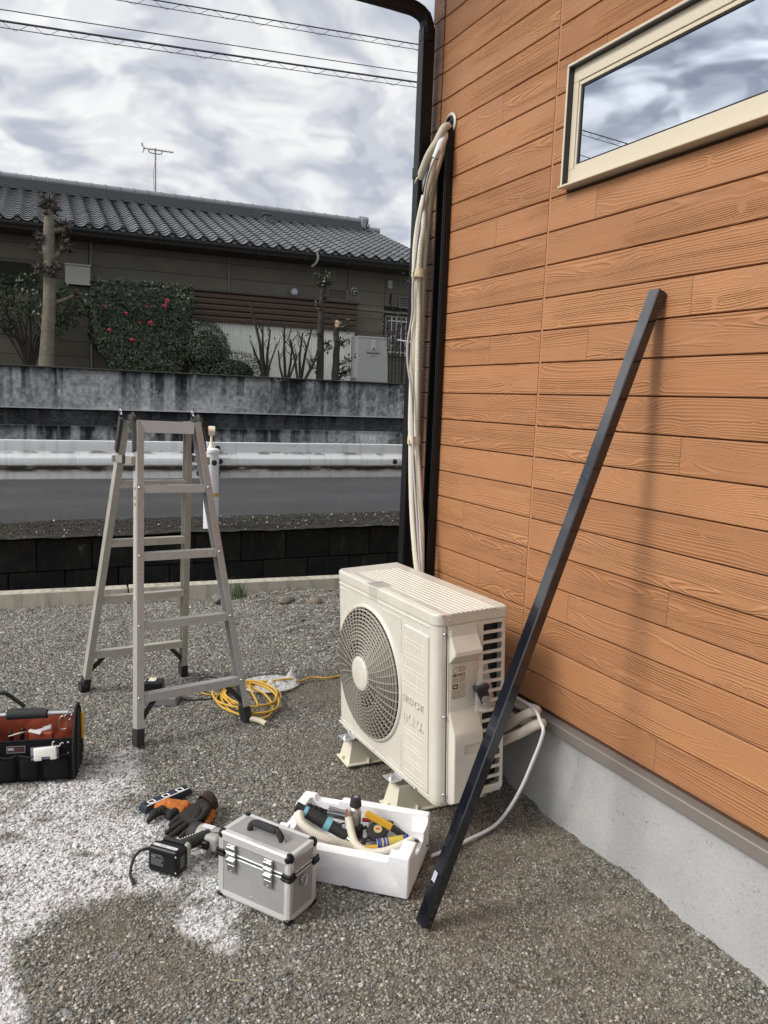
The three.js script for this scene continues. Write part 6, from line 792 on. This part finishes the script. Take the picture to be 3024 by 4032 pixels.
// ---------------------------------------------------------------- foam tray and what lies in it
const BX = [-0.768, 0.004, 0.180], BR = R(-41);
{
  const t = thing('foam_tray', 'white polystyrene tray full of tools beside the silver case', 'tray', BX, BR);
  const o = rbox(0.448, 0.134, 0.302, 0.006, 0.010, 0.067, 0.008), cutters = [rbox(0.372, 0.2, 0.226, 0.012, 0.006, 0.128, 0.010), rbox(0.09, 0.12, 0.10, 0.014, 0.215, 0.145, 0.010), rbox(0.05, 0.09, 0.026, 0.008, 0.222, 0.075, 0.068), put(rbox(0.10, 0.05, 0.09, 0.02), 0.205, 0.136, -0.06, 0, 0, 0), rbox(0.10, 0.06, 0.13, 0.012, -0.205, 0.130, 0.02), rbox(0.34, 0.06, 0.09, 0.014, 0.00, 0.138, 0.162), rbox(0.022, 0.012, 0.04, 0.002, 0.035, 0.0, 0.155), rbox(0.10, 0.04, 0.05, 0.015, -0.12, 0.136, -0.125)];
  const g = cut(o, cutters); part(t, 'tray', metric(g, 4), mat.foam);
}
const inTray = (n, l, c) => thing(n, l, c, BX, BR);
{
  const t = inTray('rotary_tool', 'black and light blue handheld power tool resting in the foam tray', 'power tool'), p = [V(-0.183, 0.165, 0.03), V(-0.158, 0.152, 0.024), V(-0.146, 0.146, 0.022), V(-0.085, 0.118, 0.016), V(-0.066, 0.110, 0.015), V(-0.010, 0.086, 0.020), V(0.018, 0.076, 0.036)];
  part(t, 'cap', [rod(p[0], p[1], 0.0165, 20, 0.0165)], mat.blackMatt); part(t, 'ring', rod(p[1], p[2], 0.0175, 20, 0.018), mat.teal); part(t, 'grip', [rod(p[2], p[3], 0.0195, 20, 0.022)], mat.blackMatt); part(t, 'collar', [rod(p[3], p[4], 0.0225, 20, 0.021), rod(p[4], p[4].clone().add(V(0.03, -0.012, 0.012)), 0.008, 10, 0.006)], mat.teal); part(t, 'head', [rod(p[4], p[5], 0.020, 20, 0.014)], mat.dark); part(t, 'spindle', rod(p[5], p[6], 0.007, 14, 0.005), mat.steel);
}
{ const t = inTray('ratchet', 'chrome ratchet tool with black ribbed grip behind the blue power tool', 'ratchet'), a = V(-0.165, 0.140, -0.022), b = V(-0.095, 0.120, -0.034), c = V(-0.04, 0.098, -0.046);
  part(t, 'grip', [rod(a, b, 0.013, 16, 0.014), ...[0.15, 0.4, 0.65, 0.9].map((k) => { const q = a.clone().lerp(b, k); return sph(0.0148, 1, 1, 1, q.x, q.y, q.z); })], mat.black); part(t, 'frame', [bar(b.clone().add(V(0, 0.008, 0)), c.clone().add(V(0.01, 0.02, 0)), 0.030, 0.018, V(0, 0, 1)), rod(V(-0.09, 0.146, -0.036), V(-0.02, 0.128, -0.05), 0.005, 8)], mat.steel); part(t, 'dial', sph(0.008, 1, 1, 1, -0.035, 0.115, -0.052), mat.red); }
{ const t = inTray('flaring_tool', 'upright chrome flaring tool with black cap standing in the foam tray', 'flaring tool');
  part(t, 'barrel', [lathe([[0, 0.10], [0.017, 0.10], [0.020, 0.105], [0.020, 0.148], [0.0175, 0.152], [0.0175, 0.166], [0, 0.166]], 28, 0.002, 0, -0.036)], mat.steel); part(t, 'cap', [lathe([[0.0185, 0.166], [0.020, 0.168], [0.0165, 0.196], [0.0155, 0.198], [0.008, 0.198], [0.006, 0.194]], 28, 0.002, 0, -0.036)], mat.blackMatt); part(t, 'top_disc', cyl(0.008, 0.008, 0.006, 16, 0.002, 0.196, -0.036), mat.zinc);
  part(t, 'base', [rbox(0.05, 0.05, 0.04, 0.010, 0.004, 0.078, -0.032), rbox(0.03, 0.05, 0.05, 0.008, 0.002, 0.045, -0.025), rod(V(-0.04, 0.07, -0.02), V(0.04, 0.09, -0.05), 0.006, 10)], mat.dark); part(t, 'clamp', [rbox(0.012, 0.02, 0.05, 0.003, -0.03, 0.08, -0.03), rod(V(-0.05, 0.075, -0.03), V(-0.02, 0.085, -0.03), 0.009, 12)], mat.steel); }
{ const t = inTray('folding_saw', 'folding saw with yellow serrated guard and black handle leaning in the tray', 'saw'), a = V(0.039, 0.150, -0.030), b = V(0.131, 0.120, -0.024), c = V(0.185, 0.096, -0.018);
  part(t, 'guard', [bar(a, b, 0.026, 0.008, V(0.25, 1, 0.35)), ...[...Array(15)].map((_, k) => { const q = a.clone().lerp(b, 0.06 + k * 0.06).add(V(0.004, 0.0125, 0.004)); return put(rbox(0.004, 0.004, 0.009, 0.001), q.x, q.y, q.z); })], mat.yellow); part(t, 'handle', [bar(b, c, 0.022, 0.012, V(0.25, 1, 0.35)), rod(c, c.clone().add(V(0.03, -0.02, 0.004)), 0.010, 12, 0.009)], mat.blackMatt); }
{ const t = inTray('tape_measure', 'round silver and black tape measure lying in the tray under the saw', 'tape measure'); part(t, 'case', [cyl(0.034, 0.034, 0.030, 32, 0.078, 0.085, -0.040, 0.55, 0, -0.2)], mat.steel); part(t, 'face', [put(cyl(0.031, 0.028, 0.004, 32), 0.081, 0.099, -0.031, 0.55, 0, -0.2), put(cyl(0.037, 0.037, 0.012, 8), 0.080, 0.093, -0.036, 0.55, 0.3, -0.2)], mat.blackMatt); part(t, 'badge', put(cyl(0.014, 0.014, 0.002, 24), 0.083, 0.1035, -0.029, 0.55, 0, -0.2), M([0.55, 0.42, 0.22], 0.4)); part(t, 'badge_mark', put(box(0.012, 0.001, 0.005), 0.082, 0.105, -0.0275, 0.55, 0.3, -0.2), mat.red); part(t, 'hook', rbox(0.05, 0.02, 0.016, 0.004, 0.108, 0.07, -0.01, 0.3, 0.2), mat.blackMatt); }
{ const t = inTray('sealant_tube', 'blue and yellow sealant tube lying at the front of the foam tray', 'tube'), a = V(0.098, 0.086, 0.034), b = V(0.190, 0.098, -0.006), at = (k) => a.clone().lerp(b, k), lt = ctex(256, 128, (c) => { c.fillStyle = '#b9a648'; c.fillRect(0, 0, 256, 128); const r = rng(3); c.fillStyle = '#2c3f9a'; for (const x of [0, 26, 60, 92]) c.fillRect(x, 0, 16 + r() * 12, 128); c.fillStyle = '#d6d3c4'; for (let k = 0; k < 26; k++) c.fillRect(r() * 120, r() * 128, 4 + r() * 12, 4); c.fillStyle = '#7d7436'; for (let k = 0; k < 20; k++) c.fillRect(120 + r() * 120, r() * 120, 6 + r() * 14, 5); });
  const g = rod(at(0.02), at(0.85), 0.0175, 24), uv = g.attributes.uv; for (let i = 0; i < uv.count; i++) uv.setXY(i, uv.getY(i), uv.getX(i) * 2); part(t, 'tube', g, M(0xffffff, 0.4, { map: lt })); part(t, 'cap', rod(at(0.85), at(0.97), 0.018, 24, 0.017), M([0.04, 0.07, 0.30], 0.4)); part(t, 'end', rod(at(0), at(0.02), 0.0185, 24), mat.zinc); }
{ const t = inTray('utility_knife', 'yellow-handled knife poking out beneath the sealant tube', 'knife'); part(t, 'handle', bar(V(0.055, 0.080, 0.052), V(0.105, 0.084, 0.040), 0.016, 0.008, V(0, 0.3, 1)), mat.yellow); part(t, 'tip', bar(V(0.045, 0.079, 0.055), V(0.055, 0.080, 0.052), 0.014, 0.007, V(0, 0.3, 1)), mat.steel); }
{ const t = inTray('screwdriver', 'slim screwdriver with red collar lying behind the flaring tool', 'screwdriver'); part(t, 'shaft', rod(V(0.045, 0.108, -0.064), V(0.100, 0.10, -0.090), 0.004, 8), mat.steel); part(t, 'collar', rod(V(0.022, 0.112, -0.054), V(0.045, 0.108, -0.064), 0.007, 10), mat.red); part(t, 'tip', rbox(0.03, 0.014, 0.014, 0.004, 0.105, 0.098, -0.088), mat.dark); }
{ const t = inTray('pry_tool', 'dark flat-bladed tool leaning on the right end of the foam tray', 'tool'); part(t, 'blade', bar(V(0.17, 0.085, -0.03), V(0.222, 0.092, -0.022), 0.028, 0.006, V(0, 0.6, 0.6)), M([0.11, 0.095, 0.08], 0.5)); part(t, 'handle', rod(V(0.11, 0.06, -0.05), V(0.17, 0.085, -0.03), 0.010, 12), mat.blackMatt); }
{ const t = inTray('insulated_pipe', 'curved cream corrugated pipe with a copper end, middle of the foam tray', 'pipe'); part(t, 'insulation', ribbed([[-0.014, 0.136, -0.012], [-0.008, 0.124, -0.004], [0.008, 0.104, 0.022], [0.035, 0.090, 0.060], [0.084, 0.086, 0.085], [0.135, 0.094, 0.078], [0.175, 0.102, 0.046], [0.208, 0.108, 0.006]], 0.0125, 0.006, 0.0016), mat.creamSoft); part(t, 'copper_end', rod(V(-0.021, 0.160, -0.016), V(-0.013, 0.134, -0.011), 0.0052, 12), mat.copper); }
{ const t = inTray('insulated_pipe', 'curved cream corrugated pipe draped over the left side of the foam tray', 'pipe'); part(t, 'insulation', ribbed([[-0.163, 0.152, 0.048], [-0.158, 0.150, 0.062], [-0.138, 0.142, 0.088], [-0.10, 0.130, 0.102], [-0.05, 0.114, 0.100], [-0.008, 0.094, 0.080], [0.03, 0.075, 0.06]], 0.0135, 0.006, 0.0016), mat.creamSoft); }
{ const t = inTray('wrench', 'jumble of small chrome wrenches at the bottom of the foam tray', 'wrenches'); t.userData.kind = 'stuff'; const r = rng(17), g = []; for (let i = 0; i < 16; i++) { const a = V(-0.14 + 0.30 * r(), 0.045 + 0.03 * r(), -0.07 + 0.15 * r()), d = V(r() - 0.5, 0.15 * (r() - 0.5), r() - 0.5).normalize(); g.push(bar(a, a.clone().addScaledVector(d, 0.07 + 0.05 * r()), 0.014, 0.006, V(0, 0.4, 1))); } part(t, 'tools', g, M([0.12, 0.12, 0.12], 0.4, { metalness: 0.5 })); }
// ---------------------------------------------------------------- charger, cords, bag, litter
{ const t = thing('battery_charger', 'grey battery charger with a black battery on it under the step ladder', 'charger', [-1.085, 0.004, -1.425], R(-22)); part(t, 'case', [put(poly([[-0.085, 0], [0.085, 0], [0.078, 0.036], [-0.07, 0.046]], 0.12, 0.003), 0, 0, -0.06)], M([0.20, 0.20, 0.21], 0.5)); part(t, 'fins', [...Array(8)].map((_, k) => rbox(0.004, 0.003, 0.08, 0.001, 0.01 + k * 0.008, 0.043, 0)), M([0.13, 0.13, 0.14], 0.5)); const b = part(t, 'battery', [rbox(0.088, 0.056, 0.075, 0.012, -0.035, 0.078, -0.005), rbox(0.08, 0.02, 0.07, 0.004, -0.035, 0.05, -0.005)], mat.black); part(b, 'label', [rbox(0.035, 0.0015, 0.045, 0.0005, -0.045, 0.1064, -0.01)], M([0.70, 0.70, 0.62], 0.5)); part(b, 'label_stripe', rbox(0.036, 0.0016, 0.010, 0.0005, -0.045, 0.1066, -0.034), mat.yellow); part(t, 'side_plate', rbox(0.002, 0.022, 0.07, 0.0008, 0.083, 0.018, 0), M([0.3, 0.3, 0.3], 0.5)); }
solo('power_cable', 'thin black power cable running from the charger to the yellow coil', 'cable', tube([[-1.00, 0.02, -1.40], [-0.96, 0.008, -1.385], [-0.90, 0.007, -1.375], [-0.85, 0.007, -1.37], [-0.80, 0.012, -1.41], [-0.775, 0.03, -1.46], [-0.80, 0.06, -1.52], [-0.86, 0.055, -1.54], [-0.89, 0.03, -1.49], [-0.86, 0.015, -1.43], [-0.80, 0.012, -1.40], [-0.745, 0.02, -1.41]], 0.004, 7, 110), mat.blackMatt);
{ const r = rng(23), p = [[-0.895, 0.012, -1.515], [-0.865, 0.01, -1.435], [-0.80, 0.012, -1.40], [-0.765, 0.02, -1.41]], cx = -0.690, cz = -1.275; // coil of extension cord
  for (let k = 0; k < 5.35 * 14; k++) { const a = -2.6 - k / 14 * 2 * PI, lp = Math.floor(k / 14), q = [0.150, 0.112, 0.138, 0.122, 0.155, 0.13][lp], q2 = [0.20, 0.235, 0.165, 0.22, 0.19, 0.2][lp], ox = [0.0, -0.02, 0.025, 0.01, -0.015, 0.02][lp], oz = [0, 0.03, -0.03, 0.015, -0.02, 0][lp]; p.push([cx + ox + q * Math.cos(a) + 0.008 * (r() - 0.5), 0.010 + 0.007 * lp + 0.006 * r(), cz + oz + q2 * Math.sin(a) + 0.008 * (r() - 0.5)]); }
  p.push([-0.62, 0.03, -1.46], [-0.52, 0.032, -1.445], [-0.43, 0.036, -1.435], [-0.36, 0.014, -1.44], [-0.29, 0.016, -1.47], [-0.22, 0.012, -1.445], [-0.12, 0.010, -1.45], [0.0 - 0.03, 0.010, -1.42]);
  solo('extension_cord', 'yellow extension cord coiled beside the ladder foot, trailing behind the unit', 'cord', tube(p, 0.0052, 8, 900), M([0.62, 0.38, 0.05], 0.45)); }
{ const t = thing('plastic_sack', 'crumpled translucent white plastic sack under the yellow cord', 'plastic sack', [-0.52, 0.004, -1.47]), n = 90, g = new THREE.PlaneGeometry(0.34, 0.30, n, n); g.rotateX(-PI / 2); const p = g.attributes.position;
  for (let i = 0; i < p.count; i++) { let x = p.getX(i) / 0.17, z = p.getZ(i) / 0.15; const rr = Math.hypot(x, z), sq = Math.max(Math.abs(x), Math.abs(z)), k = rr > 0 ? sq / rr : 1; x *= k; z *= k; const f = Math.abs(fbm(x * 3.2 + 8, z * 3.2 + 3, 4) - 0.5) * 2, e = 1 - Math.min(1, Math.hypot(x, z)); const peak = 0.075 * Math.exp(-(((x - 0.78) / 0.14) ** 2 + ((z - 0.1) / 0.22) ** 2)); p.setXYZ(i, x * 0.155 * (0.93 + 0.1 * fbm(z * 5, x * 5, 2)), 0.004 + 0.034 * Math.sqrt(e) * (0.4 + 1.1 * f) + peak * (0.6 + f), z * 0.125); }
  g.computeVertexNormals(); part(t, 'film', g, P([0.80, 0.79, 0.76], 0.35, { transmission: 0.35, thickness: 0, side: THREE.DoubleSide })); part(t, 'hem', tube([...Array(24)].map((_, k) => { const a = -0.5 + k / 23 * 2.6; return [0.155 * Math.cos(a), 0.006, 0.128 * Math.sin(a)]; }), 0.0035, 6, 60), P([0.8, 0.8, 0.8], 0.3, { transmission: 0.3, thickness: 0 })); }
{ const a = [[-0.765, 0.014, -1.05], [-0.735, 0.018, -1.015], [-0.712, 0.016, -0.985], [-0.700, 0.014, -0.955]]; const t = thing('pipe_offcut', 'short cream offcut of hollow pipe by the right front ladder foot', 'pipe offcut'); part(t, 'pipe', [tube(a, 0.0125, 16, 24), tube(a.slice().reverse(), 0.0095, 16, 24)], M([0.62, 0.55, 0.42], 0.6)); part(t, 'rim', new THREE.RingGeometry(0.0092, 0.0126, 20).rotateY(0.33).translate(-0.6995, 0.014, -0.9535), M([0.62, 0.55, 0.42], 0.6, { side: THREE.DoubleSide })); }
{ const tw = M([0.16, 0.12, 0.08], 0.9), list = [['dry twig lying on the far gravel left of the outdoor unit', [[-0.15, 0.012, -2.45], [0.02, 0.016, -2.41], [0.12, 0.012, -2.40]]], ['longer dry twig lying near the kerb rocks', [[-0.14, 0.012, -2.80], [0.0, 0.018, -2.86], [0.12, 0.014, -2.90]]], ['pale dry straw on the gravel near the front left', [[-1.28, 0.012, 0.585], [-1.262, 0.013, 0.598], [-1.242, 0.011, 0.602]]]];
  list.forEach(([l, p], i) => solo('twig', l, 'twig', tube(p, i === 2 ? 0.0016 : 0.004, 5, 16), i === 2 ? M([0.42, 0.33, 0.2], 0.8) : tw)); }
renderer.render(scene, camera);
